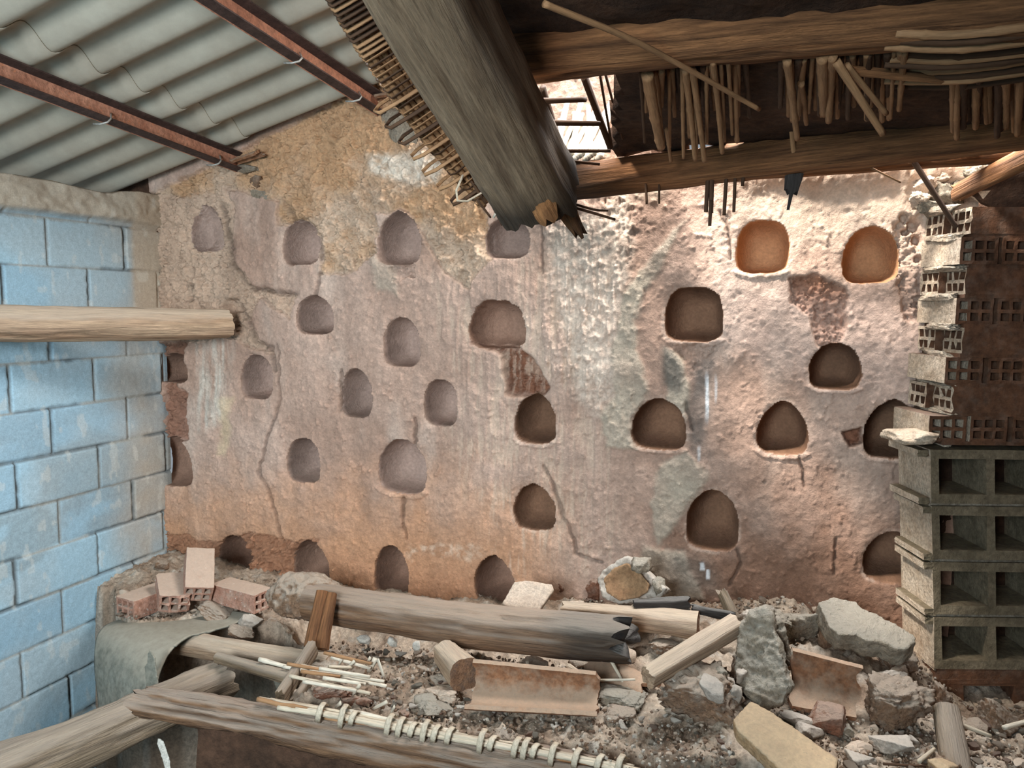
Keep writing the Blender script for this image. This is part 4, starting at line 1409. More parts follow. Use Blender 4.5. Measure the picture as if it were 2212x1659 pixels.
DONE = set()
rs = random.Random(3)
bh, jt = 0.083, 0.011
n_unit = 0
for r in range(8):
    zb = ZB + 0.012 + r * (bh + jt)
    base_u = ub - 0.012 - 0.0045 * (r - 7) * -1 + rs.uniform(-.012, .012) - (0.012 if r == 0 else 0)
    if r % 2 == 0:   # headers: holes face the viewer, two deep shown as one length
        u = base_u - 0.02 + (0.0 if r else -0.02)
        while u < ub + 0.62:
            w = 0.118
            V, F = holey(w, bh, 0.235, 3, 2, .010, .011, 6, .0015, 7 + n_unit)
            n_unit += 1
            dv = rs.uniform(0, .008)
            V = [tuple(wloc(u + x, dv + y - 0.004, zb + z)) for x, y, z in V]
            meshobj('hollow_brick', V, F, M['brick_shaded'], wall_right, False)
            u += w + 0.014 + rs.uniform(-.003, .004)
    else:            # stretchers: two leaves, holes on the end face
        u = base_u + rs.uniform(-.01, .01)
        for k in range(3):
            Lb = 0.24
            for leaf in (0, 1):
                V, F = holey(0.112, bh, Lb, 3, 2, .009, .011, 6, .004 if k == 0 else 0, 70 + n_unit)
                n_unit += 1
                V = [tuple(wloc(u + y - (0.02 * leaf if k == 0 else 0), leaf * 0.120 + (0.112 - x) + 0.002, zb + z)) for x, y, z in V]
                meshobj('hollow_brick', V, [f[::-1] for f in F] if False else F, M['brick_shaded'], wall_right, False)
            u += Lb + 0.012
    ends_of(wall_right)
    # bed joint
    nb = 40
    Vm, Fm = [], []
    for i in range(nb + 1):
        uu = base_u + 0.006 + 0.75 * i / nb
        f0 = 0.004 + 0.005 * float(fb2(np.array(uu * 30), np.array(r * 3.0), 3, 5))
        for (vv, z_) in ((f0, -jt), (0.235, -jt), (0.235, 0.001), (f0, 0.001)):
            Vm.append(tuple(wloc(uu, vv, zb + z_)))
    for i in range(nb):
        for k in range(4):
            Fm.append([i * 4 + k, (i + 1) * 4 + k, (i + 1) * 4 + (k + 1) % 4, i * 4 + (k + 1) % 4])
    Fm += [[0, 1, 2, 3], [nb * 4 + 3, nb * 4 + 2, nb * 4 + 1, nb * 4]]
    meshobj('mortar_joint', Vm, Fm, M['brick_shaded'], wall_right, False)  # joint takes the darkened brick colour, lost in shade
# solid dark masonry above the last course
V, F = holey(0.7, 0.40, 0.235, 1, 1, .3, .18, 2, 0, 1, hole=lambda i, k: False)
zt = ZB + 0.012 + 8 * (bh + jt)
blk = rock('rough_masonry', wloc(ub + 0.38, 0.13, zt + 0.10), (0.80, 0.26, 0.26), (0, 0, _yaw), 'mud_dark', boxy=1, rough=.5)
blk.parent = wall_right
blk.matrix_parent_inverse = Matrix.Translation(wall_right.location).inverted()
# mortar squeezed out along the pier end
for r in range(9):
    zb = ZB + 0.004 + r * (bh + jt)
    o = rock('mortar_lump', wloc(ub - 0.035 + rs.uniform(-.01, .01), 0.11, zb), (0.045, 0.21, 0.028), (0, 0, _yaw), 'mortar', boxy=.4, rough=1.6)
    o.parent = wall_right
    o.matrix_parent_inverse = Matrix.Translation(wall_right.location).inverted()
# concrete hollow blocks laid on their sides, cells facing the viewer
H4 = 0.186
for r in range(4):
    zb = ZB - (r + 1) * H4 - 0.004
    u = 0.0
    for k in range(2):
        V, F = holey(0.385, H4 - 0.010, 0.20, 2, 1, .026, .030, 5, .002, 300 + r * 5 + k)
        V = [tuple(wloc(u + x, y, zb + z)) for x, y, z in V]
        meshobj('concrete_block', V, F, M['block_shaded'], wall_right, False)
        u += 0.395
    # slab like lips of the block ends
    for (za, h) in ((zb + H4 - 0.034, 0.022), (zb - 0.004, 0.022)):
        if r == 3 and za == zb - 0.004:
            continue
        V, F = holey(0.034, h, 0.20, 1, 1, .01, .01, 5, .003, 330 + r, hole=lambda i, k: False)
        V = [tuple(wloc(x - 0.028 - (0.012 if r == 0 else 0), y, za + z + (0.13 if r == 3 and False else 0))) for x, y, z in V]
        meshobj('block_lip', V, F, M['block_shaded'], wall_right, False)
    V, F = holey(0.80, 0.012, 0.19, 1, 1, .01, .004, 4, .003, 350 + r, hole=lambda i, k: False)
    V = [tuple(wloc(x + 0.002, y + 0.008, zb - 0.010 + z)) for x, y, z in V]
    meshobj('mortar_joint', V, F, M['mortar'], wall_right, False)
o = rock('ledge', wloc(-0.010, 0.08, ZB + 0.018), (0.15, 0.20, 0.05), (0, 0.05, _yaw), 'mortar_end_lit', boxy=.9, rough=.5)
o.parent = wall_right
o.matrix_parent_inverse = Matrix.Translation(wall_right.location).inverted()
V, F = holey(1.30, 5 * H4, 0.03, 1, 1, .01, .01, 2, 0, 360, hole=lambda i, k: False)
V = [tuple(wloc(x + 0.012, 0.205 + y, ZB - 5 * H4 + z)) for x, y, z in V]
o = meshobj('shade_plate', V, F, M['mud_dark'], wall_right, False)  # dark plate stands in for the shade inside the open cells
o['label'] = 'dark plate added behind the hollow blocks to shade their cells'
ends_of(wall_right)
# lowest course: block with arched openings
zb = ZB - 5 * H4 - 0.03
V, F = holey(0.80, H4 + 0.02, 0.20, 3, 1, .075, .022, 5, .002, 401)
V = [tuple(wloc(0.02 + x, y, zb - 0.03 + z * (1.0))) for x, y, z in V]
meshobj('foundation_block', V, F, M['brick_shaded'], wall_right, False)
V, F = holey(0.80, 0.06, 0.20, 1, 1, .1, .02, 5, .002, 402, hole=lambda i, k: False)
V = [tuple(wloc(0.01 + x, y, zb + H4 - 0.025 + z)) for x, y, z in V]
meshobj('foundation_course', V, F, M['brick_shaded'], wall_right, False)
# rubble and mortar heaped on the pier top
for k, (x, y, s, mt) in enumerate(((2010, 450, .11, 'mortar'), (2040, 420, .12, 'mortar'), (2075, 398, .11, 'mortar'), (2108, 376, .10, 'mortar'), (2030, 385, .08, 'pale_slab'), (1985, 430, .08, 'pale_slab'), (2000, 400, .07, 'pale_slab'), (2090, 350, .06, 'mortar'), (2130, 360, .07, 'mortar'))):
    rock('mortar_clump', P(x, y, 2.60 - 0.04 * (k == 3)), (s, s * .8, s * .6), (rnd.random(), rnd.random() * .5, rnd.random() * 3), mt, 'pale mortar lump heaped on top of the brick pier', 'mortar', 'mortar lumps on the pier top', boxy=.4, rough=1.8)

# room shell to the right of and behind the viewer (dark, shuts out the daylight there)
for nm, vs in (('wall_far_right', [(4.3, -4.7, -.8), (4.3, .3, -.8), (4.3, .3, 3.0), (4.3, -4.7, 3.0)]), ('wall_rear', [(2.9, -4.7, -.8), (4.3, -4.7, -.8), (4.3, -4.7, 2.6), (2.9, -4.7, 2.6)])):
    o = meshobj(nm, vs, [[0, 1, 2, 3]], M['mud_red'], None, False)
    o['kind'] = 'structure'

# ================================================================== LOFT DEBRIS
def frag(name, xl, xr, yt, yb, mat, label=None, cat='rubble', group=None, boxy=.6, rough=1.0, rot=None, hk=1.0, dk=.8, sink=.12, seed=None, base=None, ico=4):
    """a broken piece lying on the loft, filling the given extent of the photograph"""
    cx = (xl + xr) / 2
    p = PF(cx, yb - (yb - yt) * 0.30) if base is None else PZ(cx, yb - (yb - yt) * 0.30, base)
    t = depth(p)
    w, h = (xr - xl) * t / FPX, (yb - yt) * t / FPX
    d = w * dk
    hz = max((h - d * 0.42) / 0.9, 0.30 * w, 0.018) * hk
    c = p + Vector((0, 0, hz * (0.5 - sink)))
    rs_ = random.Random(int(xl * 7 + yt))
    r = rot if rot else (rs_.uniform(-.25, .25), rs_.uniform(-.3, .3), rs_.uniform(-.6, .9))
    return rock(name, c, (w * 1.12, d, hz * 1.16), r, mat, label, cat, group, boxy, rough=rough, seed=seed, ico=5 if xr - xl > 62 and ico == 4 else ico)


# ---- big timbers
E0, E1 = P(672, 1300, 3.05), P(1372, 1384, 2.52)
logE = log('fallen_log', E0, E1, .072, .074, 'wood_old', None, 44, .012, .006, -0.012, 2.4, 1.0, [(0.60, .015), (1.35, .012), (0.1, .006)], (0, .07), ((E1 - E0).length - .36, (E1 - E0).length - .16),
           'longest fallen log lying across the rubble, its right end charred and broken', 'log', None, (None, 'charcoal'), .45)
mud = remesh_noise('mud_lump', *(lambda r: (r[0], r[1]))(((lambda bm: ([v.co[:] for v in bm.verts], [[v.index for v in f.verts] for f in bm.faces]))((lambda b: (bmesh.ops.create_uvsphere(b, u_segments=20, v_segments=12, radius=1.0), [setattr(v, 'co', Vector((v.co.x * .155, v.co.y * .085, v.co.z * .085))) for v in b.verts], b.verts.index_update(), b)[-1])(bmesh.new())))),
                   'clod', .006, ((10, .022), (40, .020)), Matrix.Translation(P(660, 1286, 3.10)) @ Matrix.Rotation(.35, 4, 'Z'))
setp(mud, 'lumpy brown mud packed around the left end of the longest log', 'mud')
logJ = log('front_beam', P(292, 1512, 2.46), P(1500, 1728, 2.10), .046, .060, 'wood_old', None, 44, .012, .013, 0.0, 2.6, 1.1, [(0.75, .020), (1.35, .014), (0.2, .010)], (.05, 0), None,
           'long eroded front beam running below the reed edging, pointed grey tip at the left', 'beam', None, None, .9)
log('corner_beam', P(-170, 1745, 2.22), P(498, 1462, 2.82), .084, .074, 'wood_grey', None, 44, .014, .010, 0, 3.0, 1.0, [(1.4, .014), (0.6, .008)], (0, .04), None,
    'thick grey beam from the bottom left corner passing under the front beam tip', 'beam', None, None, .6)
log('ledge_log', P(372, 1386, 3.10), P(712, 1442, 2.84), .046, .048, 'wood_pale', None, 32, .012, .004, 0, 2.0, 1.0, [(.9, .006)], (0, 0), None,
    'pale round log emerging from under the grey sheet', 'log', None, None, .35)
log('thin_pole', P(470, 1420, 2.78), P(640, 1470, 2.58), .020, .023, 'wood_grey', None, 20, .012, .002, 0, 2.0, 1.0, None, (0, 0), None,
    'thin grey pole lying between the pale round log and the front beam', 'pole')
F_ = empty('split_post', P(690, 1340, 2.86), 'short brown post of two halves leaning upright against the longest log', 'post')
log('half_pole', P(697, 1278, 2.90), P(672, 1398, 2.80), .024, .026, 'wood_dark', F_, 18, .01, .003, 0, 3, 1, None, (0, 0), None, ends=('end_grain', None))
log('half_pole', P(718, 1282, 2.89), P(695, 1402, 2.79), .020, .024, 'wood_dark', F_, 18, .01, .003, 0, 3, 1, None, (0, 0), None, ends=('end_grain', None))
log('short_plank', P(676, 1400, 2.74), P(602, 1516, 2.46), .036, .034, 'wood_grey', None, 18, .01, .003, 0, 5, .5, None, (.01, .02), None,
    'short weathered plank under the loose reeds, slanting to the front beam', 'plank')
log('short_plank', P(668, 1478, 2.60), P(628, 1530, 2.50), .026, .026, 'wood_grey', None, 18, .01, .003, 0, 5, .5, None, (.01, .02), None,
    'stubby plank piece right of the longer weathered plank', 'plank')
lg = log('log_stub', P(962, 1412, 2.66), P(1004, 1458, 2.48), .046, .053, 'wood_pale', None, 32, .008, .004, 0, 2.3, 1, None, (0, 0), None,
         'short thick log stub with its sawn end facing the viewer', 'log', None, (None, 'end_grain'), .5)
log('split_log', P(1212, 1318, 2.82), P(1508, 1352, 2.66), .034, .050, 'wood_pale', None, 30, .01, .005, 0, 2.6, 1, [(.2, .008), (1.2, .005)], (.02, 0), None,
    'split pale log behind the charred end of the longest log', 'log', None, (None, 'end_grain'), .5)
log('upright_stub', P(2044, 1532, 2.28), P(2080, 1740, 2.06), .036, .044, 'wood_grey', None, 32, .01, .003, 0, 2.0, 1, [(.5, .008), (-.4, .008)], (0, 0), None,
    'smooth grey round log stub lying at the bottom right', 'log', None, None, .4)
log('charred_stick', P(1366, 1304, 2.74), P(1492, 1302, 2.74), .018, .024, 'charcoal', None, 18, .008, .008, 0, 2.6, .8, [(.3, .008)], (.02, .03), None,
    'gnarled grey charred branch behind the split log', 'branch', None, None, 1.2)
log('charred_stick', P(1556, 1268, 2.70), P(1588, 1338, 2.66), .022, .026, 'wood_grey', None, 18, .008, .008, 0, 2.6, .8, [(.3, .01), (-.8, .01)], (.04, .01), None,
    'cracked grey wood chunk standing upright near the wall', 'branch', None, None, 1.0)
log('charred_stick', P(1490, 1316, 2.72), P(1590, 1336, 2.64), .022, .020, 'charcoal', None, 18, .008, .010, 0, 2.6, .8, None, (.02, .03), None,
    'flaky charcoal lump at the foot of the upright wood chunk', 'branch', None, None, 1.2)
log('ochre_board', P(1590, 1350, 2.46), P(1396, 1466, 2.30), .036, .032, 'wood_pale', None, 32, .008, .002, 0, 9, .8, None, (.01, .012), None,
    'long narrow ochre board leaning diagonally, dark dirt stuck on its front face', 'board', up=(0.1, -.5, .85))
log('wood_offcut', P(1225, 1446, 2.50), P(1262, 1470, 2.44), .022, .020, 'wood_pale', None, 14, .008, .003, 0, 5, .6, None, (.01, .01), None,
    'triangular pale offcut peeking above the large curved tile', 'offcut')

# ---- reed edging with bindings on the front beam
K_ = empty('reed_edging', P(900, 1570, 2.32), 'white reed edging tied with split-cane loops along the front beam', 'reed edging')


def kp(x, dy=0.0, dt=0.0):
    ys = np.interp(x, [540, 640, 760, 900, 1000, 1100, 1200, 1300, 1400], [1508, 1528, 1548, 1576, 1592, 1610, 1628, 1645, 1668])
    return P(x, float(ys) + dy + 2, 2.352 - (x - 540) / 860 * .25 + dt)


for k, (x0, x1, dy, dt, mt) in enumerate(((640, 1385, 0, 0, 'cane'), (560, 1010, -6, .02, 'cane'), (600, 1380, 5, -.006, 'cane'), (745, 990, -12, .03, 'cane_white'), (556, 700, -2, 0, 'cane_brown'), (900, 1370, -5, .03, 'cane'), (700, 1300, 10, .015, 'cane_brown'))):
    n = 6
    reed('cane', [kp(x0 + (x1 - x0) * i / n, dy + 1.5 * math.sin(i * 2 + k), dt) for i in range(n + 1)], .0070 if k else .0085, mt, K_, 8)
for k, x in enumerate((690, 738, 760, 838, 862, 888, 915, 938, 968, 1038, 1060, 1112, 1132, 1152, 1192, 1243, 1292, 1336)):
    sc_ = 1.0 + .25 * math.sin(k * 2.3)
    pts = [kp(x - 4, 22 * sc_, -.012), kp(x - 2, 6, -.028), kp(x + 3, -12 * sc_, -.020), kp(x + 10, -22 * sc_, .012), kp(x + 16, -18 * sc_, .045)]
    reed('binding', pts, .0095, 'cane', K_, 8, nodes=False, flat=.3, r1=.0085)

# ---- loose reeds heaped on the planks
hr = random.Random(11)
LR = [((612, 1440), (835, 1482)), ((626, 1460), (800, 1498)), ((655, 1472), (770, 1492)), ((700, 1410), (802, 1434)), ((716, 1420), (800, 1444)), ((640, 1436), (760, 1458)), ((690, 1444), (800, 1462)),
      ((620, 1434), (700, 1448)), ((668, 1450), (830, 1472)), ((710, 1440), (760, 1442)), ((698, 1464), (790, 1478)), ((650, 1450), (735, 1462)), ((560, 1424), (640, 1446)), ((584, 1512), (700, 1530)), ((600, 1528), (720, 1540))]
for k, (a, b) in enumerate(LR):
    l_ = 0.06 + 0.008 * (k % 4)
    reed('loose_reed', [PF(a[0], a[1], l_), PF(b[0], b[1], l_ * .7)], .0062 if k != 12 else .008, ['cane_white', 'cane', 'cane_white', 'cane_brown'][k % 4], None, 8,
         'loose pale reed in the heap on the short weathered planks', 'reed', 'loose reeds heaped on the short planks')
for k, (a, b, r) in enumerate((((812, 1422), (796, 1452), .010), ((816, 1424), (829, 1462), .009), (((766), 1428), (740, 1452), .006), ((800, 1420), (786, 1444), .006), ((738, 1424), (726, 1448), .005), ((778, 1478), (762, 1500), .007), ((836, 1516), (806, 1532), .006), ((852, 1526), (844, 1540), .006), ((736, 1518), (724, 1530), .007))):
    reed('reed_offcut', [PF(a[0], a[1], .07), PF(b[0], b[1], .02)], r, 'cane_white', None, 6, 'short white reed splinter crossing the heaped reeds', 'reed', 'short reed splinters on the heap', nodes=False, flat=.4)
stick(PF(1316, 1420, .09), PF(1352, 1484, .02), .006, 'cane', 'pale stick leaning against the left end of the ochre board')
stick(PF(1218, 1470, .06), PF(1372, 1468, .06), .0045, 'cane_white', 'thin white cane lying level between curved tile and ochre board')
stick(PF(1138, 1428, .06), PF(1146, 1456, .02), .0055, 'cane_white', 'white reed stub under the middle of the longest log')
stick(PF(1254, 1494, .05), PF(1284, 1508, .03), .003, 'cane_dark', 'dark twig lying in the large curved tile')

# ---- clay tiles, slabs
tile('roof_tile', PF(1016, 1488, .055), PF(1296, 1508, .055), .082, .070, (0.15, .62, -.75), 'large curved clay tile lying hollow side up in the middle of the rubble', 165, .014, jag=.012, seed=5)
tile('roof_tile', PF(1280, 1428, .03), PF(1400, 1500, .02), .075, .07, (-.2, -.3, .9), 'greyish curved tile showing beneath the ochre board', 130, .013, jag=.03, seed=9)
tile('roof_tile', PF(1700, 1462, .10), PF(1872, 1500, .08), .130, .118, (-.05, .80, -.40), 'dark brown tile shell standing on edge, pale dust along its lower rim', 86, .016, jag=.02, seed=14)
plate('ochre_slab', [(1622, 1512), (1665, 1535), (1812, 1638), (1800, 1700), (1745, 1720), (1590, 1575), (1583, 1552)], PF(1700, 1640, .085), (0.02, -.34, .94), .045, 'slab_ochre',
      'thick ochre slab tilted toward the viewer at the bottom', 'slab', amps=((10, .003), (60, .0016)))
plate('mortar_slab', [(1768, 1300), (1800, 1288), (1848, 1296), (1868, 1312), (1905, 1330), (1978, 1372), (1980, 1384), (1958, 1404), (1935, 1402), (1908, 1386), (1870, 1384), (1850, 1372), (1812, 1372), (1788, 1350)],
      PF(1860, 1400, .11), (0.10, -.42, .90), .075, 'clod_grey', 'largest flat mortar slab propped up beside the block pier', 'slab', amps=((9, .008), (50, .005)))
plate('pale_slab', [(1110, 1257), (1140, 1254), (1192, 1262), (1196, 1274), (1165, 1318), (1120, 1318), (1082, 1306)], P(1130, 1312, 2.86), (0.10, -.75, .65), .026, 'pale_slab',
      'pale square brick fragment leaning above the longest log', 'slab', amps=((14, .002), (70, .001)))
plate('pale_slab', [(1222, 1298), (1262, 1296), (1262, 1318), (1214, 1320)], P(1240, 1316, 2.86), (0.1, -.7, .7), .02, 'pale_slab', 'small pale fragment at the left tip of the split log', 'slab', amps=((14, .002),))
# vaulted mud chunk with smooth ochre hollow
ch = plate('vault_chunk', [(1288, 1252), (1300, 1232), (1330, 1212), (1352, 1200), (1378, 1222), (1408, 1248), (1440, 1272), (1420, 1290), (1378, 1296), (1330, 1306), (1298, 1290)], P(1360, 1290, 2.80), (-.1, -.85, .35), .09, 'stone',
           'big curved mud chunk with a smooth ochre hollow, against the wall', 'mud chunk', amps=((8, .008), (40, .008)), bow=.035)
hol = plate('ochre_face', [(1302, 1250), (1325, 1226), (1352, 1215), (1380, 1236), (1402, 1262), (1398, 1278), (1375, 1290), (1335, 1298), (1308, 1280)], P(1360, 1290, 2.775), (-.1, -.85, .35), .012, 'ochre_mud', amps=((10, .003),), bow=.035, parent=ch)
hol['label'] = 'smooth ochre hollow of the chunk'
frag('mud_chunk', 1350, 1410, 1184, 1262, 'clod_grey', 'rough lump crowning the curved mud chunk', 'mud chunk', rough=1.8, base=.47, boxy=.3)
for k_, (x_, y_, s_) in enumerate(((1385, 1218, .07), (1424, 1262, .06))):
    r_ = rock('crust', P(x_, y_, 2.79), (s_, s_ * 1.3, s_ * .8), (k_, k_ * .6, k_), 'clod_grey', boxy=.3, rough=1.8, ico=3)
    r_.parent = ch
    r_.matrix_parent_inverse = MW[ch.name].inverted()
frag('mud_chunk', 1264, 1312, 1218, 1262, 'stone', 'white mortar crumb left of the curved mud chunk', 'mortar', rough=1.8, base=.47, boxy=.3)
frag('mud_chunk', 1232, 1268, 1232, 1296, 'clod_red', 'reddish upright crumb at the wall foot left of the white one', 'mud chunk', rough=1.8, base=.41)
frag('mud_chunk', 1205, 1236, 1252, 1286, 'clod_red', 'small reddish clod at the wall foot, leftmost of the cluster', 'mud chunk', rough=1.8, base=.41)
frag('mud_chunk', 1270, 1296, 1256, 1300, 'clod_red', 'dark red lump between white crumb and curved chunk', 'mud chunk', rough=1.6, base=.42)

fw0 = Vector((FWD.x, FWD.y, 0)).normalized()
# ---- the great clods on the right
clump = frag('mortar_clump', 1440, 1616, 1438, 1580, 'clod', 'huge rough clump of earth and mortar left of the ochre slab', 'mud chunk', boxy=.2, rough=1.9, rot=(.2, .1, .4), dk=.75)
for k in range(16):
    cx_, cy_ = 1462 + (k * 53) % 148, 1452 + (k * 29) % 62
    r_ = rock('crumb', P(cx_, cy_, depth(MW[clump.name].translation) - .030 + .035 * (cy_ < 1475)), (.035 + .008 * (k * 7 % 5), .03 + .006 * (k * 3 % 5), .03 + .005 * (k % 3)), (k, k * .7, k * 1.3), ['clod', 'clod_grey', 'stone'][k % 3], boxy=.4, rough=1.5, ico=3)
    r_.parent = clump
    r_.matrix_parent_inverse = MW[clump.name].inverted()
frag('flat_stone', 1512, 1572, 1468, 1512, 'stone', 'flat pale stone chip lying on top of the huge rough clump', 'stone', boxy=.7, rough=.5, base=.56)
frag('mud_chunk', 1590, 1700, 1400, 1530, 'clod', 'rubble core under the tall crumpled mortar sheet', 'mud chunk', boxy=.25, rough=1.8, rot=(.1, .25, .3), dk=.6)
pm_ = PF(1650, 1525, .05)
plate('mortar_sheet', [(1600, 1352), (1628, 1322), (1655, 1312), (1668, 1352), (1684, 1410), (1706, 1480), (1690, 1520), (1650, 1530), (1612, 1500), (1584, 1440)], pm_, (-.42, -.80, .42), .035, 'clod_grey',
      'tall grey crumpled mortar sheet right of the ochre board, left fold', 'mud chunk', amps=((7, .022), (22, .012), (50, .010)))
plate('mortar_sheet', [(1655, 1308), (1680, 1330), (1700, 1380), (1726, 1432), (1712, 1446), (1694, 1420), (1676, 1400), (1660, 1350)], pm_ + fw0 * .03, (.55, -.75, .42), .03, 'clod_grey',
      'narrow right fold of the crumpled mortar sheet', 'mud chunk', amps=((7, .015), (22, .010), (50, .010)))
frag('mud_chunk', 1628, 1700, 1312, 1400, 'clod_grey', 'grey lump stacked above the tall crumpled heap', 'mud chunk', boxy=.3, rough=1.7, rot=(.2, -.3, .2), base=.50)
frag('mud_chunk', 1594, 1650, 1318, 1372, 'stone', 'small whitish lump above the top end of the ochre board', 'mortar', boxy=.3, rough=1.8, base=.48)
frag('mud_chunk', 1690, 1778, 1316, 1402, 'clod_grey', 'angular grey chunk left of the largest mortar slab', 'mud chunk', boxy=.7, rough=1.2, rot=(.1, -.35, -.2))
frag('mud_chunk', 1762, 1815, 1340, 1412, 'clod', 'wedge of rubble squeezed under the left edge of the largest mortar slab', 'mud chunk', boxy=.5, rough=1.4)
frag('mud_chunk', 1862, 1990, 1466, 1600, 'clod', 'jagged brown chunk standing right of the dark tile shell', 'mud chunk', boxy=.4, rough=1.7, rot=(.2, .35, .6), dk=.65)
frag('mud_chunk', 1876, 1946, 1446, 1500, 'stone', 'pale fragment behind the jagged brown chunk', 'rubble', boxy=.7, rough=1.0)
frag('mud_chunk', 1925, 1962, 1440, 1486, 'pale_slab', 'thin pale shard beside the pale fragment', 'rubble', boxy=.8, rough=.8)
frag('mud_chunk', 1900, 1975, 1400, 1462, 'clod', 'brown block in the shade under the largest mortar slab', 'mud chunk', boxy=.7, rough=1.0)
frag('mud_chunk', 2012, 2052, 1485, 1560, 'clod', 'rubble heaped at the foot of the block pier', 'mud chunk', boxy=.3, rough=1.8)
frag('brick_bit', 1886, 1962, 1588, 1642, 'stone', 'clean square stone block near the bottom edge', 'stone', boxy=1, rough=.35, rot=(.1, .05, .15), seed=41, dk=.7)
frag('brick_bit', 1745, 1818, 1524, 1590, 'clod_red', 'reddish angular block below the dark tile shell', 'stone', boxy=.9, rough=.6, rot=(.15, -.1, -.2), dk=.7)
frag('brick_bit', 1688, 1756, 1532, 1572, 'stone', 'pale flat block left of the reddish angular one', 'stone', boxy=.9, rough=.6, rot=(0, .1, .3))
frag('brick_bit', 1726, 1776, 1564, 1606, 'stone', 'small tilted pale block under the flat one', 'stone', boxy=.9, rough=.6, rot=(.2, .5, .4))
frag('brick_bit', 1816, 1842, 1568, 1606, 'clod_grey', 'small bluish stone right of the reddish block', 'stone', boxy=.7, rough=.8)
frag('brick_bit', 1826, 1876, 1604, 1636, 'pale_slab', 'small pale chip left of the clean square block', 'stone', boxy=.6, rough=.8)
frag('brick_bit', 1828, 1888, 1622, 1664, 'stone', 'rounded pale stone at the bottom edge', 'stone', boxy=.4, rough=.8)
frag('brick_bit', 2000, 2060, 1634, 1680, 'slab_ochre', 'ochre stone cut by the bottom edge beside the grey stub', 'stone', boxy=.8, rough=.6)
frag('mud_chunk', 2112, 2202, 1518, 1602, 'clod', 'brown broken chunk at the far right', 'mud chunk', boxy=.6, rough=1.2, rot=(.1, .5, .3))
frag('mud_chunk', 2076, 2132, 1552, 1590, 'clod', 'flat rubble piece between the grey stub and the far right chunk', 'rubble', boxy=.7, rough=1.0)
stick(PF(2168, 1572, .06), PF(2240, 1552, .07), .007, 'cane_white', 'pale lath at the far right edge')
stick(PF(2062, 1560, .05), PF(2140, 1590, .03), .007, 'cane', 'thin lath right of the grey stub')
stick(PF(1985, 1645, .04), PF(2018, 1618, .02), .006, 'cane', 'short pale stick left of the grey stub')
stick(PF(1908, 1650, .02), PF(2000, 1656, .02), .004, 'cane_dark', 'dark twig along the bottom edge left of the grey stub')

# ---- middle rubble pieces
MID = [(1282, 1340, 1418, 1450, 'clod_red', 'reddish lump under the charred end of the longest log'), (1400, 1470, 1372, 1410, 'clod', 'rough mud crust lying on the greyish tile'),
       (1340, 1372, 1404, 1446, 'pale_slab', 'pale upright shard just right of the charred log end'), (1290, 1395, 1495, 1526, 'clod_grey', 'flat grey dirty fragment right of the large curved tile'),
       (1302, 1372, 1518, 1556, 'clod', 'brown block below the flat grey fragment'), (1440, 1475, 1505, 1540, 'clod', 'brown fragment at the lower left foot of the huge clump'),
       (912, 1000, 1482, 1516, 'pale_slab', 'pale ragged tile shard below the sawn stub'), (900, 945, 1496, 1540, 'clod_grey', 'grey clod left of the pale shard'),
       (905, 978, 1520, 1548, 'clod_grey', 'flat crust plate in front of the pale shard'), (672, 750, 1466, 1522, 'clod_red', 'reddish clod sitting on the heaped reeds'),
       (738, 775, 1500, 1526, 'clod_red', 'small dark clod right of the reddish one on the reeds'), (770, 805, 1502, 1530, 'clod_red', 'second small dark clod by the reed edging'),
       (756, 800, 1444, 1466, 'clod', 'earth clod behind the heaped reeds'), (900, 930, 1436, 1460, 'clod', 'round clod left of the sawn stub'), (930, 968, 1458, 1488, 'clod', 'clod under the sawn stub'),
       (1450, 1478, 1350, 1380, 'clod_red', 'small red stone at the end of the split log'), (1230, 1268, 1418, 1446, 'clod', 'mud knob under the longest log'), (1130, 1190, 1420, 1460, 'clod', 'low clod beside the white reed stub'),
       (858, 885, 1530, 1552, 'clod_red', 'small clod on the reed edging')]
for k, (xl, xr, yt, yb, mt, lb) in enumerate(MID):
    frag('mud_chunk', xl, xr, yt, yb, mt, lb, 'rubble', boxy=.3 + .5 * (k % 2), rough=1.3, ico=4 if xr - xl > 50 else 3)

# ---- bricks and curved sheet on the ledge at left
def brick(name, cface, dirv, upv_, label, Lb=.23, broken=False, W=.118, H=.082):
    """hollow brick: cface = centre of the holed end, dirv = from that end into the brick"""
    y = Vector(dirv).normalized()
    z = (Vector(upv_) - y * Vector(upv_).dot(y)).normalized()
    x = y.cross(z)
    V, F = holey(W, H, Lb, 3, 2, .010, .011, 10, .006 if broken else .0012, int(cface.x * 1000))
    mw = Matrix(((x.x, y.x, z.x, cface.x), (x.y, y.y, z.y, cface.y), (x.z, y.z, z.z, cface.z), (0, 0, 0, 1))) @ Matrix.Translation((-W / 2, 0, -H / 2))
    if broken:
        V = [(a, b + (0.05 * max(0, (W * .45 - a) / W) + .02 * max(0, (H * .4 - c) / H) if b < .05 else 0), c) for a, b, c in V]
    o = meshobj(name, V, F, M['brick_red'], None, False, None, mw)
    bv = o.modifiers.new('b', 'BEVEL')
    bv.width = .0018
    bv.segments = 2
    bv.limit_method = 'ANGLE'
    return setp(o, label, 'brick')


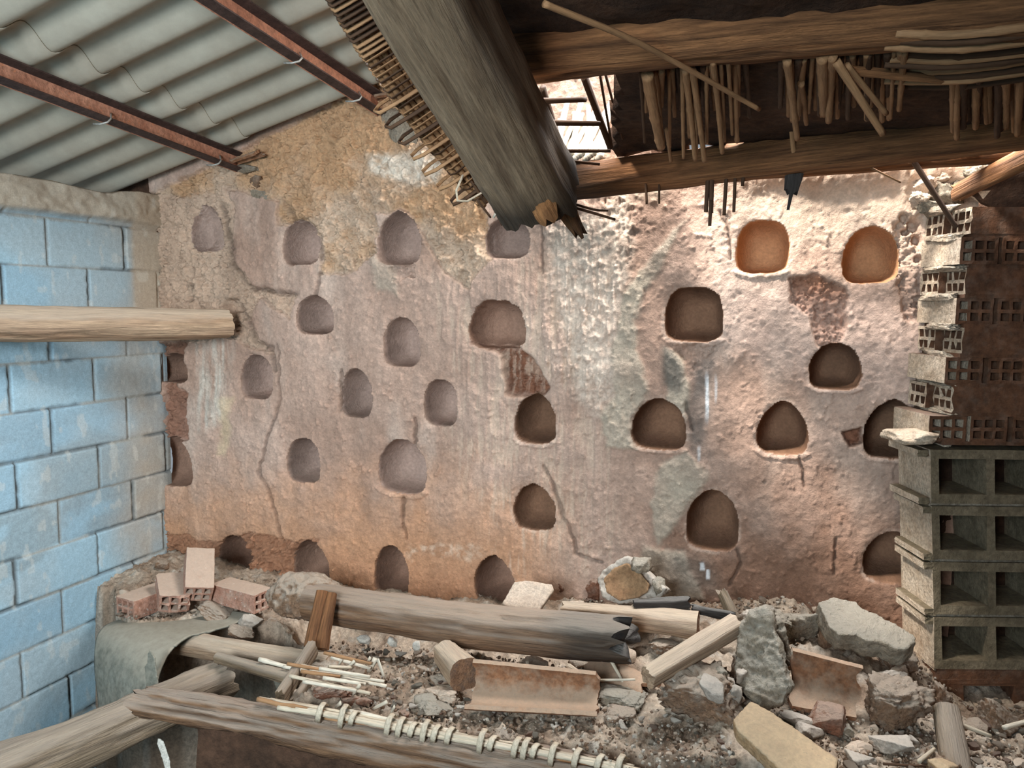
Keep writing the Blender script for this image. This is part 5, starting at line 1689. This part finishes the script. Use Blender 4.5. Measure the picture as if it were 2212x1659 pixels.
right = Vector((RGT.x, RGT.y, 0)).normalized()
fw = Vector((FWD.x, FWD.y, 0)).normalized()
brick('hollow_brick', P(270, 1314, 3.22), fw * 1.0 + right * .55, (0, 0, 1), 'hollow brick at the left, lying flat against the block wall')
brick('hollow_brick', P(378, 1308, 3.20), fw * 1.0 - right * .55 + Vector((0, 0, .25)), (.0, .1, 1), 'hollow brick with a broken corner, second from the block wall', broken=True, Lb=.20)
brick('hollow_brick', P(428, 1284, 3.24), fw * .9 - right * .32 + Vector((0, 0, .52)), right * .25 + Vector((0, -.1, .9)), 'hollow brick tilted up on its end, leaning on its neighbour', W=.115)
brick('hollow_brick', P(570, 1298, 3.22), -right * 1.0 + fw * .55, (0, 0, 1), 'red hollow brick at the right of the four, its holes facing right', Lb=.26, H=.080, W=.105)
frag('brick_bit', 425, 508, 1300, 1334, 'clod', 'broken brick crust lying between the bricks on the grey sheet', 'rubble', boxy=.6, rough=1.0, base=.29)
frag('brick_bit', 520, 566, 1322, 1362, 'stone', 'pale crumbled stone at the right end of the grey sheet', 'stone', boxy=.4, rough=1.2, base=.28)
frag('brick_bit', 490, 545, 1350, 1384, 'clod', 'crumbs of mortar between the grey sheet and the pale round log', 'rubble', boxy=.3, rough=1.6, base=.26)
frag('brick_bit', 335, 362, 1208, 1236, 'clod', 'small grey stone in the corner of the two walls', 'stone', boxy=.4, rough=1.2, base=.33)
rockl = rock('mortar_fillet', PL(310, 1245, .05) + Vector((.02, 0, -.01)), (.06, .40, .05), (0, 0, 0), 'mortar', 'mortar ridge along the foot of the block wall in the corner', 'mortar', boxy=.5, rough=1.2)
# curved sheet
RA = [(548, 1326, 3.24), (505, 1350, 3.16), (455, 1364, 3.08), (405, 1378, 3.00), (368, 1408, 2.92), (348, 1445, 2.86), (338, 1478, 2.82), (336, 1500, 2.81), (334, 1530, 2.80)]
RB = [(400, 1318, 3.42), (330, 1330, 3.38), (270, 1338, 3.30), (232, 1350, 3.22), (212, 1372, 3.16), (206, 1405, 3.12), (206, 1450, 3.10), (212, 1500, 3.08), (218, 1560, 3.06)]


def crv(pts, s):
    k = min(int(s), len(pts) - 2)
    u = s - k
    q = [Vector(P(*pts[max(0, min(len(pts) - 1, k + j))])) for j in (-1, 0, 1, 2)]
    return 0.5 * ((2 * q[1]) + (q[2] - q[0]) * u + (2 * q[0] - 5 * q[1] + 4 * q[2] - q[3]) * u * u + (3 * q[1] - q[0] - 3 * q[2] + q[3]) * u ** 3)


na, nb = 90, 40
V, F = [], []
for i in range(na + 1):
    s = i / na * (len(RA) - 1) * .9999
    a, b = crv(RA, s), crv(RB, s)
    for j in range(nb + 1):
        f = j / nb
        e = 0.012 * float(vn2(np.array(i * .35), np.array(3.0), 9)) if j == 0 else 0
        p = a.lerp(b, f) + fw * e
        bulge = 0.03 * math.sin(math.pi * f)
        V.append(tuple(p + Vector((-.2, -.5, .4)) * bulge))
for i in range(na):
    for j in range(nb):
        q = i * (nb + 1) + j
        F.append([q, q + 1, q + nb + 2, q + nb + 1])
sh = meshobj('curved_sheet', V, F, M['sheet_grey'], None, True)
so = sh.modifiers.new('t', 'SOLIDIFY')
so.thickness = .007
so.offset = 0
setp(sh, 'grey fibre cement sheet bent down over the ledge under the bricks', 'sheet')
plate('sheet_shard', [(323, 1402), (334, 1420), (342, 1482), (340, 1500), (316, 1500), (311, 1440), (318, 1432), (318, 1414)], P(326, 1470, 2.76), (.1, -1, .15), .006, 'sheet_grey', 'pointed pale splinter of sheet standing behind the grey beam', 'splinter', voxel=.004, amps=((20, .001),))
plate('sheet_shard', [(340, 1594), (352, 1600), (366, 1640), (372, 1700), (362, 1700), (350, 1640), (338, 1606)], P(352, 1640, 2.40), (.1, -1, .15), .005, 'paper', 'pale curled strip hanging under the corner beam', 'strip', voxel=.004, amps=((20, .001),))
plate('hanging_cloth', [(590, 1470), (620, 1462), (640, 1500), (600, 1505)], P(610, 1490, 2.9), (0, -1, .3), .01, 'block_wall' if False else 'sheet_grey', 'bluish grey scrap seen in the hole beside the thin pole', 'scrap', voxel=.005)
for k, (x, y) in enumerate(((772, 1382), (838, 1388), (892, 1394))):
    frag('white_chip', x, x + 28 - 6 * k, y - 10, y + 14, 'paper', ('white curled chip under the longest log, nearest the split post', 'thin white chip under the longest log', 'tiny white chip under the middle of the longest log')[k], 'chip', boxy=.5, rough=1.0, ico=3, base=.30)

# ---- small stones strewn over the rubble: individual things, copied from a few kinds
kinds = [rock('rubble_stone', (0, 0, -5), (1, .8, .6), (0, 0, 0), m_, None, None, None, b_, rough=r_, ico=3, seed=900 + i)
         for i, (m_, b_, r_) in enumerate((('clod', .4, 1.2), ('stone', .7, .8), ('clod_grey', .4, 1.3), ('clod_red', .5, 1.0), ('pale_slab', .9, .6), ('clod', .8, 1.0)))]
ZONES = [('small stone among the debris between sawn stub, reed edging and curved tile', 'small stones in the middle debris', [(830, 1470), (1000, 1470), (1020, 1540), (1250, 1540), (1380, 1580), (1200, 1610), (900, 1560), (800, 1530)], 70, (8, 24)),
         ('small stone strewn in front of the huge rough clump', 'small stones before the huge clump', [(1290, 1560), (1440, 1540), (1580, 1600), (1600, 1690), (1420, 1690), (1380, 1620)], 60, (7, 20)),
         ('small stone in the rubble around the square stone block at the lower right', 'small stones at the lower right', [(1820, 1590), (2020, 1560), (2030, 1690), (1830, 1690)], 46, (9, 28)),
         ('small stone in the rubble right of the grey log stub', 'small stones at the far right', [(2090, 1500), (2230, 1540), (2230, 1690), (2110, 1690)], 44, (9, 30)),
         ('small stone lying along the foot of the niche wall', 'small stones along the wall foot', [(1560, 1300), (1800, 1290), (1780, 1330), (1560, 1340)], 28, (8, 22)),
         ('small stone under the longest log', 'small stones under the longest log', [(760, 1400), (1000, 1420), (1230, 1450), (1000, 1470), (830, 1450)], 36, (8, 22)),
         ('small stone on the mud ledge by the hollow bricks', 'small stones on the brick ledge', [(360, 1250), (480, 1240), (640, 1270), (600, 1330), (480, 1340), (250, 1345), (250, 1290)], 30, (7, 20))]
first = [True] * 6
for lb, gp, poly, n, (smin, smax) in ZONES:
    pa = np.array(poly, float)
    c = 0
    while c < n:
        x, y = hr.uniform(pa[:, 0].min(), pa[:, 0].max()), hr.uniform(pa[:, 1].min(), pa[:, 1].max())
        if float(poly_sd(np.array([x]), np.array([y]), poly)[0]) < 0:
            continue
        c += 1
        k = hr.randrange(6)
        p = PF(x, y)
        s = smin * (smax / smin) ** (hr.random() ** 1.8) * depth(p) / FPX
        mw = Matrix.Translation(p + Vector((0, 0, .012 + s * .2))) @ Matrix.Rotation(hr.uniform(0, 6.28), 4, 'Z') @ Matrix.Rotation(hr.uniform(-.4, .4), 4, 'X') @ Matrix.Diagonal((s * hr.uniform(.9, 1.3), s, s * hr.uniform(.7, 1.1), 1))
        if first[k]:
            o = kinds[k]
            first[k] = False
        else:
            o = kinds[k].copy()
            COL.objects.link(o)
        o.matrix_world = mw
        setp(o, lb, 'stone', gp)

# ---- fine gravel and crumbs nobody could count
gv, gf = [], []
gr = np.random.RandomState(5)
bmq = bmesh.new()
bmesh.ops.create_icosphere(bmq, subdivisions=1, radius=1)
ico_v = np.array([v.co[:] for v in bmq.verts])
ico_f = np.array([[v.index for v in f.verts] for f in bmq.faces])
bmq.free()
cnt = 0
GC = [lin(*c) for c in ((150, 130, 112), (128, 104, 84), (176, 164, 148), (112, 88, 70), (196, 186, 172), (140, 116, 96))]
allv, allf, allc = [], [], []
GP = [[(830, 1460), (1010, 1440), (1400, 1560), (1560, 1590), (1600, 1700), (1400, 1690), (1200, 1620), (900, 1565), (760, 1530)], [(1600, 1480), (1820, 1560), (2020, 1560), (2300, 1520), (2300, 1720), (1800, 1720), (1640, 1560)],
      [(1540, 1290), (1780, 1290), (1800, 1340), (1700, 1420), (1560, 1340)], [(1990, 1430), (2110, 1540), (2010, 1580), (1960, 1440)], [(700, 1390), (1250, 1440), (1250, 1480), (760, 1470)], [(360, 1240), (640, 1260), (600, 1330), (250, 1345), (240, 1290)], [(1230, 1290), (1560, 1300), (1560, 1340), (1230, 1330)]]
for poly, n in zip(GP, (2600, 1900, 600, 300, 800, 400, 300)):
    pa = np.array(poly, float)
    x = gr.uniform(pa[:, 0].min(), pa[:, 0].max(), n)
    y = gr.uniform(pa[:, 1].min(), pa[:, 1].max(), n)
    ok = poly_sd(x, y, poly) > 0
    for xx, yy in zip(x[ok], y[ok]):
        p = PF(xx, yy)
        s = 0.002 + 0.005 * gr.rand() ** 2.2
        v = ico_v * (1 + .3 * gr.uniform(-1, 1, (len(ico_v), 1))) * s * gr.uniform(.7, 1.3, (1, 3)) + np.array(p) + np.array([0, 0, .012 + s * .5])
        allf.append(ico_f + cnt)
        allv.append(v)
        allc.append(np.tile(GC[gr.randint(len(GC))] * gr.uniform(.7, 1.1), (len(v), 1)))
        cnt += len(v)
g = meshobj('gravel', np.concatenate(allv), np.concatenate(allf), M['floor_earth'], None, False, np.concatenate(allc))
setp(g, 'fine gravel and crumbs of mortar scattered over the rubble', 'gravel', None, 'stuff')
